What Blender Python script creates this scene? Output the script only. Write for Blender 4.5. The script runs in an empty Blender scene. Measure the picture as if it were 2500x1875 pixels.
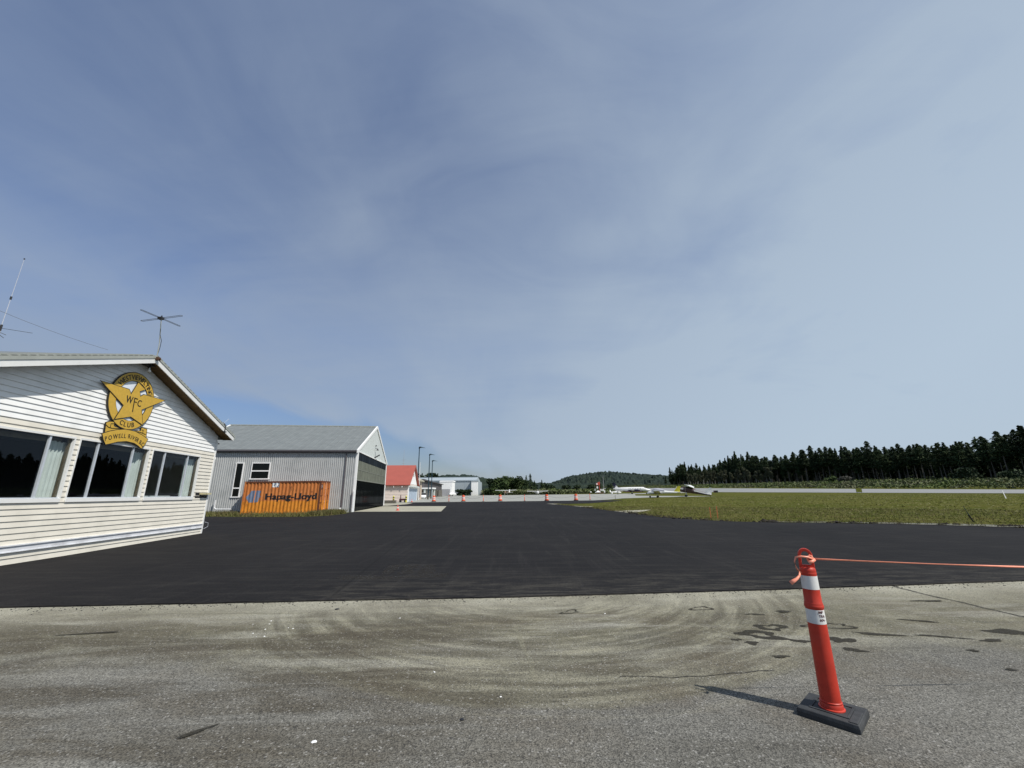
import bpy, bmesh, math, random
import numpy as np
from mathutils import Vector, Matrix
from mathutils.geometry import delaunay_2d_cdt
R = math.radians
sc = bpy.context.scene
COL = sc.collection
random.seed(7); rng = np.random.default_rng(7)

# ---------------- camera ----------------
CAM_H = 1.55
cd = bpy.data.cameras.new("camera"); cam = bpy.data.objects.new("camera", cd); COL.objects.link(cam)
cd.sensor_width = 36.0; cd.lens = 36.0 * 990 / 2500; cd.clip_start = 0.05; cd.clip_end = 12000
cam.matrix_world = Matrix.Translation((0, 0, CAM_H)) @ Matrix.Rotation(R(90 + 15.17), 4, 'X') @ Matrix.Rotation(R(-0.63), 4, 'Z')
sc.camera = cam
sc.view_settings.view_transform = 'Standard'; sc.view_settings.look = 'None'
sc.view_settings.exposure = -0.15; sc.view_settings.gamma = 1
SUN = Vector((0.74, -0.48, 1.08)).normalized()
# ---------------- world ----------------
W = bpy.data.worlds.new("World"); sc.world = W; W.use_nodes = True
nt = W.node_tree; N = nt.nodes; L = nt.links; N.clear()
def wn(t, **k):
    n = N.new(t)
    for a, b in k.items(): setattr(n, a, b)
    return n
out = wn('ShaderNodeOutputWorld'); bg = wn('ShaderNodeBackground'); bg.inputs[1].default_value = 0.135
sky = wn('ShaderNodeTexSky'); sky.sky_type = 'NISHITA'; sky.sun_disc = False
sky.sun_elevation = math.asin(SUN.z); sky.sun_rotation = math.atan2(SUN.x, SUN.y)
sky.air_density = 1.0; sky.dust_density = 0.35; sky.ozone_density = 2.2; sky.altitude = 120
tc = wn('ShaderNodeTexCoord'); sep = wn('ShaderNodeSeparateXYZ'); L.new(tc.outputs['Generated'], sep.inputs[0])
def wm(op, a, b=None, c=None, clamp=False):
    n = wn('ShaderNodeMath', operation=op); n.use_clamp = clamp
    for i, v in enumerate((a, b, c)):
        if v is None: continue
        if isinstance(v, (int, float)): n.inputs[i].default_value = v
        else: L.new(v, n.inputs[i])
    return n.outputs[0]
zz = wm('ADD', wm('MAXIMUM', sep.outputs[2], 0.0), 0.16)
px = wm('DIVIDE', sep.outputs[0], zz); py = wm('DIVIDE', sep.outputs[1], zz)
cmb = wn('ShaderNodeCombineXYZ'); L.new(px, cmb.inputs[0]); L.new(py, cmb.inputs[1])
def wnoise(sx, sy, rot, det, rough, dist, seed=0):
    m = wn('ShaderNodeMapping'); m.inputs['Rotation'].default_value = (0, 0, R(rot)); m.inputs['Scale'].default_value = (sx, sy, 1)
    m.inputs['Location'].default_value = (seed, seed * 1.7, seed)
    L.new(cmb.outputs[0], m.inputs[0])
    n = wn('ShaderNodeTexNoise'); n.inputs['Scale'].default_value = 1; n.inputs['Detail'].default_value = det
    n.inputs['Roughness'].default_value = rough; n.inputs['Distortion'].default_value = dist
    L.new(m.outputs[0], n.inputs['Vector']); return n.outputs[0]
n1 = wnoise(0.55, 0.35, 20, 5, 0.5, 0.5, 3.1)
n2 = wnoise(1.5, 0.45, -28, 6, 0.55, 0.9, 8.2)
n3 = wnoise(0.9, 4.5, 22, 7, 0.6, 1.6, 1.4)
# thin cirrus veil: thickness varies, nearly clear low in the north-west
veil = wm('ADD', wm('MULTIPLY', n1, 0.75), wm('MULTIPLY', n2, 0.5))
veil = wm('ADD', veil, wm('MULTIPLY', wm('SUBTRACT', n3, 0.5), 0.17))
soft = wn('ShaderNodeTexNoise'); soft.inputs['Scale'].default_value = 2.3; soft.inputs['Detail'].default_value = 6; soft.inputs['Roughness'].default_value = 0.52; soft.inputs['Distortion'].default_value = 1.1
sm_ = wn('ShaderNodeMapping'); sm_.inputs['Rotation'].default_value = (0.5, 0.3, 0.4); sm_.inputs['Scale'].default_value = (0.8, 1.0, 1.9); sm_.inputs['Location'].default_value = (2.7, 0.4, 1.3); L.new(tc.outputs['Generated'], sm_.inputs[0]); L.new(sm_.outputs[0], soft.inputs['Vector'])
veil = wm('ADD', veil, wm('MULTIPLY', wm('SUBTRACT', soft.outputs[0], 0.5), 0.85))
# the veil thins out in a wedge low ahead-left
slp = wm('MAXIMUM', wm('DIVIDE', sep.outputs[0], wm('MAXIMUM', sep.outputs[1], 0.05)), -0.62)
edge_n = wm('MULTIPLY', wm('SUBTRACT', n2, 0.5), 0.10)
h1 = wn('ShaderNodeMapRange'); h1.interpolation_type = 'SMOOTHSTEP'; L.new(wm('ADD', wm('ADD', sep.outputs[2], edge_n), wm('MULTIPLY', slp, 0.24)), h1.inputs[0])
h1.inputs[1].default_value = 0.035; h1.inputs[2].default_value = 0.085; h1.inputs[3].default_value = 1; h1.inputs[4].default_value = 0
h2 = wn('ShaderNodeMapRange'); h2.interpolation_type = 'SMOOTHSTEP'; L.new(slp, h2.inputs[0]); h2.inputs[1].default_value = -0.30; h2.inputs[2].default_value = 0.12; h2.inputs[3].default_value = 0.85; h2.inputs[4].default_value = 0.05
hole_o = wm('MULTIPLY', h1.outputs[0], h2.outputs[0])
hx = wn('ShaderNodeMapRange'); hx.interpolation_type = 'SMOOTHSTEP'; L.new(sep.outputs[2], hx.inputs[0])
hx.inputs[1].default_value = 0.0; hx.inputs[2].default_value = 0.85; hx.inputs[3].default_value = 0.22; hx.inputs[4].default_value = -0.10
rgt = wm('MULTIPLY', sep.outputs[0], 0.26)
fac = wm('ADD', wm('ADD', wm('SUBTRACT', wm('MULTIPLY', wm('SUBTRACT', veil, 0.625), 1.0), hole_o), hx.outputs[0]), wm('ADD', rgt, 0.68))
fac = wm('MULTIPLY', fac, 1.0, clamp=True)
fac = wm('MINIMUM', fac, 0.93)
lowz = wn('ShaderNodeMapRange'); L.new(sep.outputs[2], lowz.inputs[0]); lowz.inputs[1].default_value = 0.0; lowz.inputs[2].default_value = 0.35; lowz.inputs[3].default_value = 0.46; lowz.inputs[4].default_value = 1.0
tint = wn('ShaderNodeMixRGB', blend_type='MULTIPLY'); tint.inputs[0].default_value = 1; L.new(sky.outputs[0], tint.inputs[1])
tcol = wn('ShaderNodeCombineColor'); L.new(wm('MULTIPLY', lowz.outputs[0], 0.90), tcol.inputs[0]); L.new(wm('MULTIPLY', lowz.outputs[0], 0.90), tcol.inputs[1]); L.new(wm('ADD', lowz.outputs[0], 0.01), tcol.inputs[2]); L.new(tcol.outputs[0], tint.inputs[2])
mix = wn('ShaderNodeMixRGB'); L.new(fac, mix.inputs[0]); L.new(tint.outputs[0], mix.inputs[1]); 
cm = wn('ShaderNodeMixRGB'); cm.inputs[1].default_value = (2.60, 3.20, 4.15, 1); cm.inputs[2].default_value = (3.90, 4.75, 5.65, 1)
L.new(wm('ADD', wm('MULTIPLY', sep.outputs[0], 0.75), wm('SUBTRACT', 0.62, wm('MULTIPLY', sep.outputs[2], 0.75)), clamp=True), cm.inputs[0]); L.new(cm.outputs[0], mix.inputs[2])
L.new(mix.outputs[0], bg.inputs[0]); L.new(bg.outputs[0], out.inputs[0])
# ---------------- sun ----------------
sl = bpy.data.lights.new("sun", 'SUN'); sl.energy = 5.0; sl.angle = R(0.55); sl.color = (1.0, 0.955, 0.88)
so = bpy.data.objects.new("sun", sl); COL.objects.link(so); so.rotation_euler = SUN.to_track_quat('Z', 'Y').to_euler()

# ---------------- terrain height ----------------
def pw(k, y):
    if y <= k[0][0]: return k[0][1]
    for (a, b), (c, d) in zip(k, k[1:]):
        if y <= c: return b + (d - b) * (y - a) / (c - a)
    return k[-1][1]
COLS = [(60, [(12, 0), (80, .476), (300, 1.356), (700, 2.5)]), (100, [(12, 0), (80, .55), (200, 1.27), (400, 3.1), (700, 5.5)]),
 (145, [(12, 0), (115, 1.12), (292, 3.8), (600, 8.4), (1000, 11)]), (250, [(12, 1.0), (115, 3.5), (198, 5), (260, 6.3), (380, 7.2), (620, 9.5), (1000, 14)]), (400, [(12, 3.), (198, 8), (620, 13), (1000, 18)])]
def gz(x, y):
    if x <= 60: return pw(COLS[0][1], y)
    for (xa, ka), (xb, kb) in zip(COLS, COLS[1:]):
        if x <= xb:
            t = (x - xa) / (xb - xa); return (1 - t) * pw(ka, y) + t * pw(kb, y)
    return pw(COLS[-1][1], y)
GX = [-1500, -700, -300, -150, -80, -40, 0, 30, 60] + list(range(64, 252, 4)) + list(range(260, 410, 10)) + [500, 700, 1200, 2500]
GY = [-600, -120, -40, 0, 12, 40, 60, 80] + list(range(84, 460, 4)) + list(range(460, 1010, 10)) + [1100, 1400, 2000, 4000]

# ---------------- helpers ----------------
def tag(o, label=None, cat=None, group=None, kind=None):
    if label: o['label'] = label
    if cat: o['category'] = cat
    if group: o['group'] = group
    if kind: o['kind'] = kind
    return o
def empty(name, loc, rz=0, label=None, cat=None, group=None):
    o = bpy.data.objects.new(name, None); COL.objects.link(o); o.location = loc; o.rotation_euler = (0, 0, rz)
    o.empty_display_size = .2
    return tag(o, label, cat, group)
def mesh_obj(name, v, f, mat, parent=None, smooth=False):
    me = bpy.data.meshes.new(name); me.from_pydata([tuple(p) for p in v], [], f); me.update()
    me.materials.append(mat)
    if smooth: me.polygons.foreach_set('use_smooth', [True] * len(me.polygons))
    o = bpy.data.objects.new(name, me); COL.objects.link(o)
    if parent: o.parent = parent
    return o
class MB:
    def __init__(s): s.v = []; s.f = []; s.M = Matrix.Identity(4)
    def add(s, vs, fs):
        b = len(s.v); s.v += [s.M @ Vector(p) for p in vs]; s.f += [tuple(i + b for i in f) for f in fs]; return s
    def box(s, a, b):
        x0, x1 = sorted((a[0], b[0])); y0, y1 = sorted((a[1], b[1])); z0, z1 = sorted((a[2], b[2]))
        return s.add([(x0,y0,z0),(x1,y0,z0),(x1,y1,z0),(x0,y1,z0),(x0,y0,z1),(x1,y0,z1),(x1,y1,z1),(x0,y1,z1)],
                     [(3,2,1,0),(4,5,6,7),(0,1,5,4),(1,2,6,5),(2,3,7,6),(3,0,4,7)])
    def tube(s, pts, r, n=8, cap=True):
        pts = [Vector(p) for p in pts]; rs = r if isinstance(r, (list, tuple)) else [r] * len(pts)
        vs = []; fs = []; ref = None
        for i, p in enumerate(pts):
            d = (pts[min(i+1, len(pts)-1)] - pts[max(i-1, 0)]).normalized()
            if ref is None: ref = Vector((0,0,1)) if abs(d.z) < .9 else Vector((1,0,0))
            u = d.cross(ref).normalized(); w = u.cross(d).normalized(); ref = w
            for k in range(n):
                a = 2*math.pi*k/n; vs.append(p + (u*math.cos(a) + w*math.sin(a))*rs[i])
        for i in range(len(pts)-1):
            for k in range(n):
                fs.append((i*n+k, i*n+(k+1)%n, (i+1)*n+(k+1)%n, (i+1)*n+k))
        if cap: fs.append(tuple(range(n))[::-1]); fs.append(tuple((len(pts)-1)*n + k for k in range(n)))
        return s.add(vs, fs)
    def lathe(s, prof, n=24, c=(0,0,0)):
        vs = []; fs = []
        for r, z in prof:
            for k in range(n):
                a = 2*math.pi*k/n; vs.append((c[0]+r*math.cos(a), c[1]+r*math.sin(a), c[2]+z))
        for i in range(len(prof)-1):
            for k in range(n): fs.append((i*n+k, i*n+(k+1)%n, (i+1)*n+(k+1)%n, (i+1)*n+k))
        fs.append(tuple(range(n))[::-1]); fs.append(tuple((len(prof)-1)*n+k for k in range(n)))
        return s.add(vs, fs)
    def prism(s, poly, h0, h1, ax):   # poly 2D -> ax(u,v,h) -> 3D
        n = len(poly)
        vs = [ax(u, v, h0) for u, v in poly] + [ax(u, v, h1) for u, v in poly]
        return s.add(vs, [tuple(range(n))[::-1], tuple(range(n, 2*n))] + [(i, (i+1)%n, n+(i+1)%n, n+i) for i in range(n)])
    def loft(s, rings):
        n = len(rings[0]); vs = [p for r in rings for p in r]; fs = []
        for i in range(len(rings)-1):
            for k in range(n): fs.append((i*n+k, i*n+(k+1)%n, (i+1)*n+(k+1)%n, (i+1)*n+k))
        fs.append(tuple(range(n))[::-1]); fs.append(tuple((len(rings)-1)*n+k for k in range(n)))
        return s.add(vs, fs)
    def build(s, name, mat, parent=None, smooth=False, fix=True, bevel=0):
        o = mesh_obj(name, s.v, s.f, mat, parent, False)
        bm = bmesh.new(); bm.from_mesh(o.data)
        if fix: bmesh.ops.recalc_face_normals(bm, faces=bm.faces)
        bm.to_mesh(o.data); bm.free()
        if smooth:
            o.data.polygons.foreach_set('use_smooth', [True]*len(o.data.polygons))
            o.data.set_sharp_from_angle(angle=R(38))
        if bevel:
            m = o.modifiers.new('b', 'BEVEL'); m.width = bevel; m.segments = 2; m.limit_method = 'ANGLE'
        return o
def XZ(y0=0): return lambda u, v, h: (u, y0 + h, v)

# ---------------- materials ----------------
class NT:
    def __init__(s, name):
        s.m = bpy.data.materials.new(name); s.m.use_nodes = True; s.t = s.m.node_tree; s.b = s.t.nodes['Principled BSDF']
    def n(s, t, ins=None, **k):
        x = s.t.nodes.new(t)
        for a, b in k.items(): setattr(x, a, b)
        for a, b in (ins or {}).items():
            if hasattr(b, 'is_linked'): s.t.links.new(b, x.inputs[a])
            else: x.inputs[a].default_value = b
        return x
    def l(s, a, b): s.t.links.new(a, b)
    def obj(s): return s.n('ShaderNodeTexCoord').outputs['Object']
    def mp(s, v, scale=(1,1,1), rot=(0,0,0), loc=(0,0,0)):
        return s.n('ShaderNodeMapping', {'Vector': v, 'Scale': scale, 'Rotation': rot, 'Location': loc}).outputs[0]
    def noise(s, v, sc_, det=4, rough=.55, dist=0): return s.n('ShaderNodeTexNoise', {'Vector': v, 'Scale': sc_, 'Detail': det, 'Roughness': rough, 'Distortion': dist}).outputs[0]
    def rng(s, v, a, b, c=0., d=1., sm=False):
        x = s.n('ShaderNodeMapRange', {0: v, 1: a, 2: b, 3: c, 4: d})
        if sm: x.interpolation_type = 'SMOOTHSTEP'
        return x.outputs[0]
    def mix(s, f, a, b, mode='MIX'):
        x = s.t.nodes.new('ShaderNodeMixRGB'); x.blend_type = mode
        for i, v in ((0, f), (1, a), (2, b)):
            if hasattr(v, 'is_linked'): s.t.links.new(v, x.inputs[i])
            elif i == 0: x.inputs[0].default_value = v
            else: x.inputs[i].default_value = (*v, 1)
        return x.outputs[0]
    def math(s, op, a, b=0., clamp=False):
        x = s.n('ShaderNodeMath', operation=op); x.use_clamp = clamp
        for i, v in ((0, a), (1, b)):
            if hasattr(v, 'is_linked'): s.t.links.new(v, x.inputs[i])
            else: x.inputs[i].default_value = v
        return x.outputs[0]
    def sepx(s, v): return s.n('ShaderNodeSeparateXYZ', {0: v}).outputs
    def setc(s, c, rough=.6, metal=0., spec=.5, bump=None, bs=.3, bd=.01):
        if hasattr(c, 'is_linked'): s.l(c, s.b.inputs['Base Color'])
        else: s.b.inputs['Base Color'].default_value = (*c, 1)
        if hasattr(rough, 'is_linked'): s.l(rough, s.b.inputs['Roughness'])
        else: s.b.inputs['Roughness'].default_value = rough
        s.b.inputs['Metallic'].default_value = metal; s.b.inputs['Specular IOR Level'].default_value = spec
        if bump is not None:
            bn = s.n('ShaderNodeBump', {'Height': bump, 'Strength': bs, 'Distance': bd}); s.l(bn.outputs[0], s.b.inputs['Normal'])
        return s.m
def simple(name, c, rough=.6, metal=0., var=.18, scale=6., spec=.5, dirt=None, ds=1.5, bs=0.08):
    t = NT(name); v = t.obj()
    a = t.noise(v, scale, 5); k = t.rng(a, .3, .7, 1-var, 1+var*.5)
    col = t.mix(1., c, t.n('ShaderNodeCombineColor', {0: k, 1: k, 2: k}).outputs[0], 'MULTIPLY')
    if dirt: col = t.mix(t.rng(t.noise(v, ds, 6, .65), .5, .78, 0, .75), col, dirt)
    return t.setc(col, rough, metal, spec, a, bs, .01)
M = {}
def polycol(t, v, pts): pass
# --- old asphalt ---
def mat_old():
    t = NT('old_asphalt'); v = t.obj(); X, Y, Z = t.sepx(v)
    big = t.noise(v, .55, 5, .6); med = t.noise(v, 2.4, 5, .6)
    str1 = t.noise(t.mp(v, (.35, 2.2, 1), (0, 0, R(-8))), 1.2, 6, .62, .6)
    cx = t.math('SUBTRACT', X, .3); cy = t.math('SUBTRACT', Y, 7.5)
    rad = t.math('SQRT', t.math('ADD', t.math('MULTIPLY', cx, cx), t.math('MULTIPLY', cy, cy)))
    rad2 = t.math('ADD', rad, t.math('MULTIPLY', t.math('SUBTRACT', t.noise(v, .9, 4), .5), .22))
    inpatch = t.rng(rad2, 3.92, 4.02, 1, 0, True)
    # gradient of binder rich fine surface towards the new seam, away from the circle too
    fine = t.rng(t.math('ADD', Y, t.math('MULTIPLY', t.math('SUBTRACT', big, .5), 3.)), 3.9, 5.4, 0, 1, True)
    fine = t.math('MAXIMUM', t.math('MULTIPLY', inpatch, .75), fine)
    arc = t.n('ShaderNodeCombineXYZ', {0: t.math('MULTIPLY', rad, 3.4), 1: t.math('MULTIPLY', t.math('ARCTAN2', cx, t.math('MULTIPLY', cy, -1.)), 1.1), 2: 0.}).outputs[0]
    arcs = t.noise(arc, 1.9, 5, .6, .25)
    sw = t.math('MULTIPLY', t.rng(arcs, .38, .66, -1., 1.), t.rng(rad2, 3.7, 4.3, .95, .14, True))
    coarse = t.mix(t.rng(big, .3, .7), (.120, .116, .102), (.180, .174, .152))
    finec = t.mix(t.rng(med, .32, .7), (.122, .114, .080), (.205, .192, .136))
    c = t.mix(fine, coarse, finec)
    # arcs of tyre sweep
    c = t.mix(t.math('MULTIPLY', t.rng(sw, .05, .75), .42), c, (.36, .34, .25))
    c = t.mix(t.math('MULTIPLY', t.rng(sw, -.05, -.75), .58), c, (.070, .061, .040))
    c = t.mix(t.math('MULTIPLY', t.rng(str1, .52, .70), t.math('MULTIPLY', fine, .7)), c, (.33, .32, .27))
    c = t.mix(t.math('MULTIPLY', t.rng(str1, .46, .3), .5), c, (.075, .071, .058))
    brn = t.noise(t.mp(v, (1, 1.6, 1), (0, 0, .5), (5, 2, 0)), .8, 5, .6)
    c = t.mix(t.math('MULTIPLY', t.rng(brn, .48, .68), .5), c, (.088, .070, .046))
    str2 = t.noise(t.mp(v, (.32, 2.0, 1), (0, 0, R(-43)), (4, 1, 0)), 1.3, 6, .6, .5)
    lft = t.rng(X, .6, -1.2, 0, 1, True)
    c = t.mix(t.math('MULTIPLY', t.math('MULTIPLY', t.rng(str2, .57, .43), lft), .72), c, (.068, .058, .040))
    c = t.mix(t.math('MULTIPLY', t.math('MULTIPLY', t.rng(str2, .56, .70), lft), .45), c, (.24, .232, .20))
    # pale worn strip along the seam
    seam = t.math('ADD', t.math('SUBTRACT', t.math('ADD', 7.06, t.math('MULTIPLY', X, .064)), Y), t.math('MULTIPLY', t.math('SUBTRACT', med, .5), .7))
    c = t.mix(t.math('MULTIPLY', t.rng(seam, 1.5, .1, 0, .8, True), t.rng(big, .35, .6, .3, 1)), c, (.37, .355, .28))
    # aggregate
    vo = t.n('ShaderNodeTexVoronoi', {'Vector': v, 'Scale': 125.}); ag = t.sepx(vo.outputs['Color'])[0]
    vo2 = t.n('ShaderNodeTexVoronoi', {'Vector': v, 'Scale': 88.}); ag2 = t.sepx(vo2.outputs['Color'])
    amt = t.math('SUBTRACT', 1., t.math('MULTIPLY', fine, .35))
    g = t.rng(ag, 0, 1, .45, 1.55)
    c2 = t.mix(1., c, t.n('ShaderNodeCombineColor', {0: g, 1: g, 2: g}).outputs[0], 'MULTIPLY')
    c = t.mix(amt, c, c2)
    c = t.mix(t.math('MULTIPLY', t.rng(ag2[0], .955, .98), .5), c, (.42, .41, .38))
    c = t.mix(t.math('MULTIPLY', t.rng(ag2[1], .93, .97), .6), c, (.03, .03, .03))
    vo3 = t.n('ShaderNodeTexVoronoi', {'Vector': v, 'Scale': 6.}); 
    hgt = t.math('ADD', t.math('MULTIPLY', vo.outputs['Distance'], .8), t.math('MULTIPLY', med, .4))
    return t.setc(c, .88, 0, .25, hgt, .55, .006)
def mat_new():
    t = NT('new_asphalt'); v = t.obj(); X, Y, Z = t.sepx(v)
    a = t.noise(v, .22, 4, .55); b = t.noise(v, 30., 3, .7)
    s1 = t.noise(t.mp(v, (.5, 5, 1), (0, 0, R(12))), 1.1, 7, .68, .4)
    s2 = t.noise(t.mp(v, (5, .35, 1), (0, 0, R(-10))), .9, 6, .62, .5)
    c = t.mix(t.rng(a, .3, .7), (.0115, .0112, .0122), (.0190, .0180, .0184))
    c = t.mix(t.math('MULTIPLY', t.rng(s1, .50, .74), .42), c, (.055, .052, .046))
    c = t.mix(t.math('MULTIPLY', t.rng(s2, .53, .76), .34), c, (.048, .045, .042))
    # dust tracked on from the old surface near the seam
    sd = t.math('SUBTRACT', Y, t.math('ADD', 7.0, t.math('MULTIPLY', X, .06)))
    near = t.math('MULTIPLY', t.rng(sd, 2.6, 0., 0, 1, True), t.rng(X, -4.2, -2.6, .12, 1., True))
    dn = t.rng(t.noise(t.mp(v, (.8, 3, 1), (0, 0, .15), (3, 1, 0)), 1.8, 7, .7, .8), .46, .74)
    c = t.mix(t.math('MULTIPLY', t.math('MULTIPLY', near, dn), .75), c, (.085, .078, .064))
    g = t.rng(b, .25, .75, .6, 1.45)
    c = t.mix(1., c, t.n('ShaderNodeCombineColor', {0: g, 1: g, 2: g}).outputs[0], 'MULTIPLY')
    # paving joints
    j = t.math('ABSOLUTE', t.math('SUBTRACT', t.math('ADD', X, t.math('MULTIPLY', Y, .13)), -1.95))
    j = t.math('ADD', j, t.math('MULTIPLY', t.noise(v, 3., 4), .05))
    c = t.mix(t.math('MULTIPLY', t.rng(j, .07, .02), .6), c, (.008, .008, .008))
    return t.setc(c, .92, 0, .10, b, .4, .006)
def mat_concrete(name, ca, cb, sc_=.5, stretch=(1, 3, 1)):
    t = NT(name); v = t.obj()
    a = t.noise(t.mp(v, stretch), sc_, 6, .62, .5); b = t.noise(v, 9., 4, .6)
    c = t.mix(t.rng(a, .32, .7), ca, cb); g = t.rng(b, .3, .7, .86, 1.1)
    c = t.mix(1., c, t.n('ShaderNodeCombineColor', {0: g, 1: g, 2: g}).outputs[0], 'MULTIPLY')
    return t.setc(c, .9, 0, .2, b, .2, .005)
def mat_grassland():
    t = NT('grassland'); v = t.obj(); X, Y, Z = t.sepx(v)
    a = t.noise(v, .09, 5, .6); b = t.noise(t.mp(v, (1, 2.2, 1)), .55, 6, .68); d = t.noise(v, 6., 4, .7)
    c = t.mix(t.rng(a, .35, .65), (.074, .086, .020), (.104, .106, .030))
    c = t.mix(t.math('MULTIPLY', t.rng(b, .5, .66), .85), c, (.140, .128, .050))
    c = t.mix(t.math('MULTIPLY', t.rng(b, .48, .34), .85), c, (.034, .050, .009))
    c = t.mix(t.math('MULTIPLY', t.rng(t.noise(v, .3, 5, .7, 1.), .56, .74), .6), c, (.11, .075, .03))
    g = t.rng(d, .28, .72, .55, 1.4)
    c = t.mix(1., c, t.n('ShaderNodeCombineColor', {0: g, 1: g, 2: g}).outputs[0], 'MULTIPLY')
    return t.setc(c, 1., 0, .0, d, .9, .12)
def mat_leaf(name, c1, c2, c3=None, sc_=.25):
    t = NT(name); v = t.obj(); info = t.n('ShaderNodeObjectInfo')
    geo = t.n('ShaderNodeNewGeometry'); r = geo.outputs['Random Per Island']
    c = t.mix(r, c1, c2)
    c = t.mix(t.rng(t.noise(v, sc_, 4, .6), .4, .65), c, c3 or c1)
    h = t.rng(info.outputs['Random'], 0, 1, .75, 1.25)
    c = t.mix(1., c, t.n('ShaderNodeCombineColor', {0: h, 1: h, 2: h}).outputs[0], 'MULTIPLY')
    return t.setc(c, .75, 0, .2)
M['old'] = mat_old(); M['new'] = mat_new()
M['pad'] = mat_concrete('pad_concrete', (.30, .285, .225), (.43, .41, .33), .45, (1, 3.5, 1))
M['apron'] = mat_concrete('apron_concrete', (.27, .275, .25), (.36, .36, .325), .12, (1, 2.5, 1))
M['runway'] = mat_concrete('runway_asphalt', (.23, .235, .235), (.29, .295, .29), .08, (4, .6, 1))
M['grass'] = mat_grassland()
M['white'] = simple('white_paint', (.80, .80, .78), .45, var=.06, scale=3)
M['siding_w'] = simple('white_siding', (.88, .88, .865), .5, var=.05, scale=2.5, dirt=(.66, .66, .62), ds=1.2)
M['siding_b'] = simple('beige_siding', (.74, .70, .61), .5, var=.07, scale=2., dirt=(.58, .55, .47), ds=1.6)
M['sill'] = simple('aluminium_frame', (.66, .70, .75), .35, .3, var=.1, scale=4)
M['rail'] = simple('bumper_rail_metal', (.74, .75, .78), .5, .0, var=.15, scale=3, dirt=(.42, .42, .44), ds=2.)
M['trimgrey'] = simple('roof_trim_metal', (.44, .45, .40), .45, .3, var=.12, scale=2)
M['roofmetal'] = simple('roof_sheet', (.215, .232, .225), .55, .2, var=.15, scale=1.5)
M['brown'] = simple('soffit_wood', (.15, .085, .022), .8, var=.35, scale=9)
M['brownframe'] = simple('brown_frame', (.14, .11, .07), .6, var=.3, scale=5)
M['curtain'] = simple('curtain_cloth', (.66, .70, .67), .9, var=.12, scale=3)
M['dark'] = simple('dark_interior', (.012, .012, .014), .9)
M['gold'] = simple('sign_gold', (.62, .39, .055), .55, var=.12, scale=14, spec=.4)
M['ink'] = simple('sign_black', (.015, .013, .008), .6, var=.1)
M['signwhite'] = simple('sign_white', (.78, .82, .88), .5, var=.04)
M['rust'] = simple('rusty_metal', (.12, .06, .035), .8, .3, var=.5, scale=20)
M['antenna'] = simple('antenna_rod', (.07, .065, .05), .5, .6)
M['whip'] = simple('whip_fibreglass', (.50, .52, .58), .4)
M['black'] = simple('black_plastic', (.02, .02, .022), .5)
M['cable'] = simple('cable_black', (.09, .09, .10), .6)
M['yellowboard'] = simple('weathered_board', (.55, .50, .30), .8, var=.3, scale=12)
M['corr'] = simple('grey_corrugated', (.47, .48, .475), .5, .1, var=.1, scale=.8, dirt=(.29, .31, .31), ds=.7)
M['gable'] = simple('pale_gable', (.60, .64, .62), .6, var=.06, scale=1.2)
M['gutter'] = simple('dark_gutter', (.13, .12, .13), .5, .2)
M['doordark'] = simple('door_black', (.016, .019, .021), .6, var=.3, scale=1.5, spec=.12)
M['barsgrey'] = simple('panel_bar_grey', (.19, .20, .165), .6)
M['doorgloss'] = simple('door_black_gloss', (.006, .007, .008), .30, var=.3, scale=1.5, spec=.02, bs=.02)
M['translucent'] = simple('door_translucent_panel', (.15, .16, .125), .6, var=.25, scale=1.4, spec=.15)
M['pvc'] = simple('white_pipe', (.72, .73, .74), .4)
M['redroof'] = simple('red_roof', (.36, .088, .062), .6, var=.08, scale=.8)
M['pinkwall'] = simple('pale_pink_siding', (.70, .60, .53), .7, var=.08, scale=1.)
M['bluedoor'] = simple('pale_blue_door', (.38, .46, .56), .6, var=.14, scale=1.2, dirt=(.30, .35, .42), ds=1.)
M['beigewall'] = simple('beige_stucco', (.52, .43, .34), .8, var=.1, scale=1.)
M['darkwall'] = simple('dark_shingle', (.075, .068, .07), .8, var=.25, scale=2.)
M['stone'] = simple('grey_stone', (.13, .12, .10), .9, var=.35, scale=3.)
M['fwhite'] = simple('far_white_panel', (.84, .84, .83), .6, var=.03)
M['fpale'] = simple('far_pale_metal', (.36, .41, .44), .7, var=.05, scale=.3)
M['froof'] = simple('far_blue_grey_roof', (.34, .40, .45), .5, var=.05)
M['fgrey'] = simple('far_grey_door', (.36, .36, .37), .6, var=.05)
M['post'] = simple('lamp_post_teal', (.022, .055, .075), .45, .3)
M['orange'] = simple('drum_orange', (.78, .13, .055), .5, var=.12, scale=8)
M['redorange'] = simple('delineator_plastic', (.52, .040, .020), .48, var=.2, scale=14, spec=.4, dirt=(.30, .040, .028), ds=7.)
M['reflwhite'] = simple('reflective_white', (.72, .72, .70), .4, var=.08, scale=12, dirt=(.40, .40, .42), ds=9.)
M['rubber'] = simple('rubber_base', (.030, .033, .036), .75, var=.3, scale=18, dirt=(.075, .078, .08), ds=7., bs=.25)
M['tape'] = simple('orange_tape', (.95, .33, .21), .4, var=.1, scale=30)
M['redcone'] = simple('cone_red', (.62, .09, .06), .5)
M['yellow'] = simple('sign_yellow', (.60, .54, .07), .5)
M['trunk'] = simple('bark_pale', (.13, .12, .10), .9, var=.35, scale=1.)
M['trunkd'] = simple('bark_dark', (.035, .03, .025), .9, var=.35, scale=1.)
M['palebark'] = simple('alder_bark', (.40, .39, .35), .9)
M['conifer'] = mat_leaf('conifer_needles', (.024, .042, .016), (.050, .074, .028), (.027, .048, .020))
M['alder'] = mat_leaf('alder_leaves', (.07, .085, .045), (.12, .125, .075), (.09, .095, .06))
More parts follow.
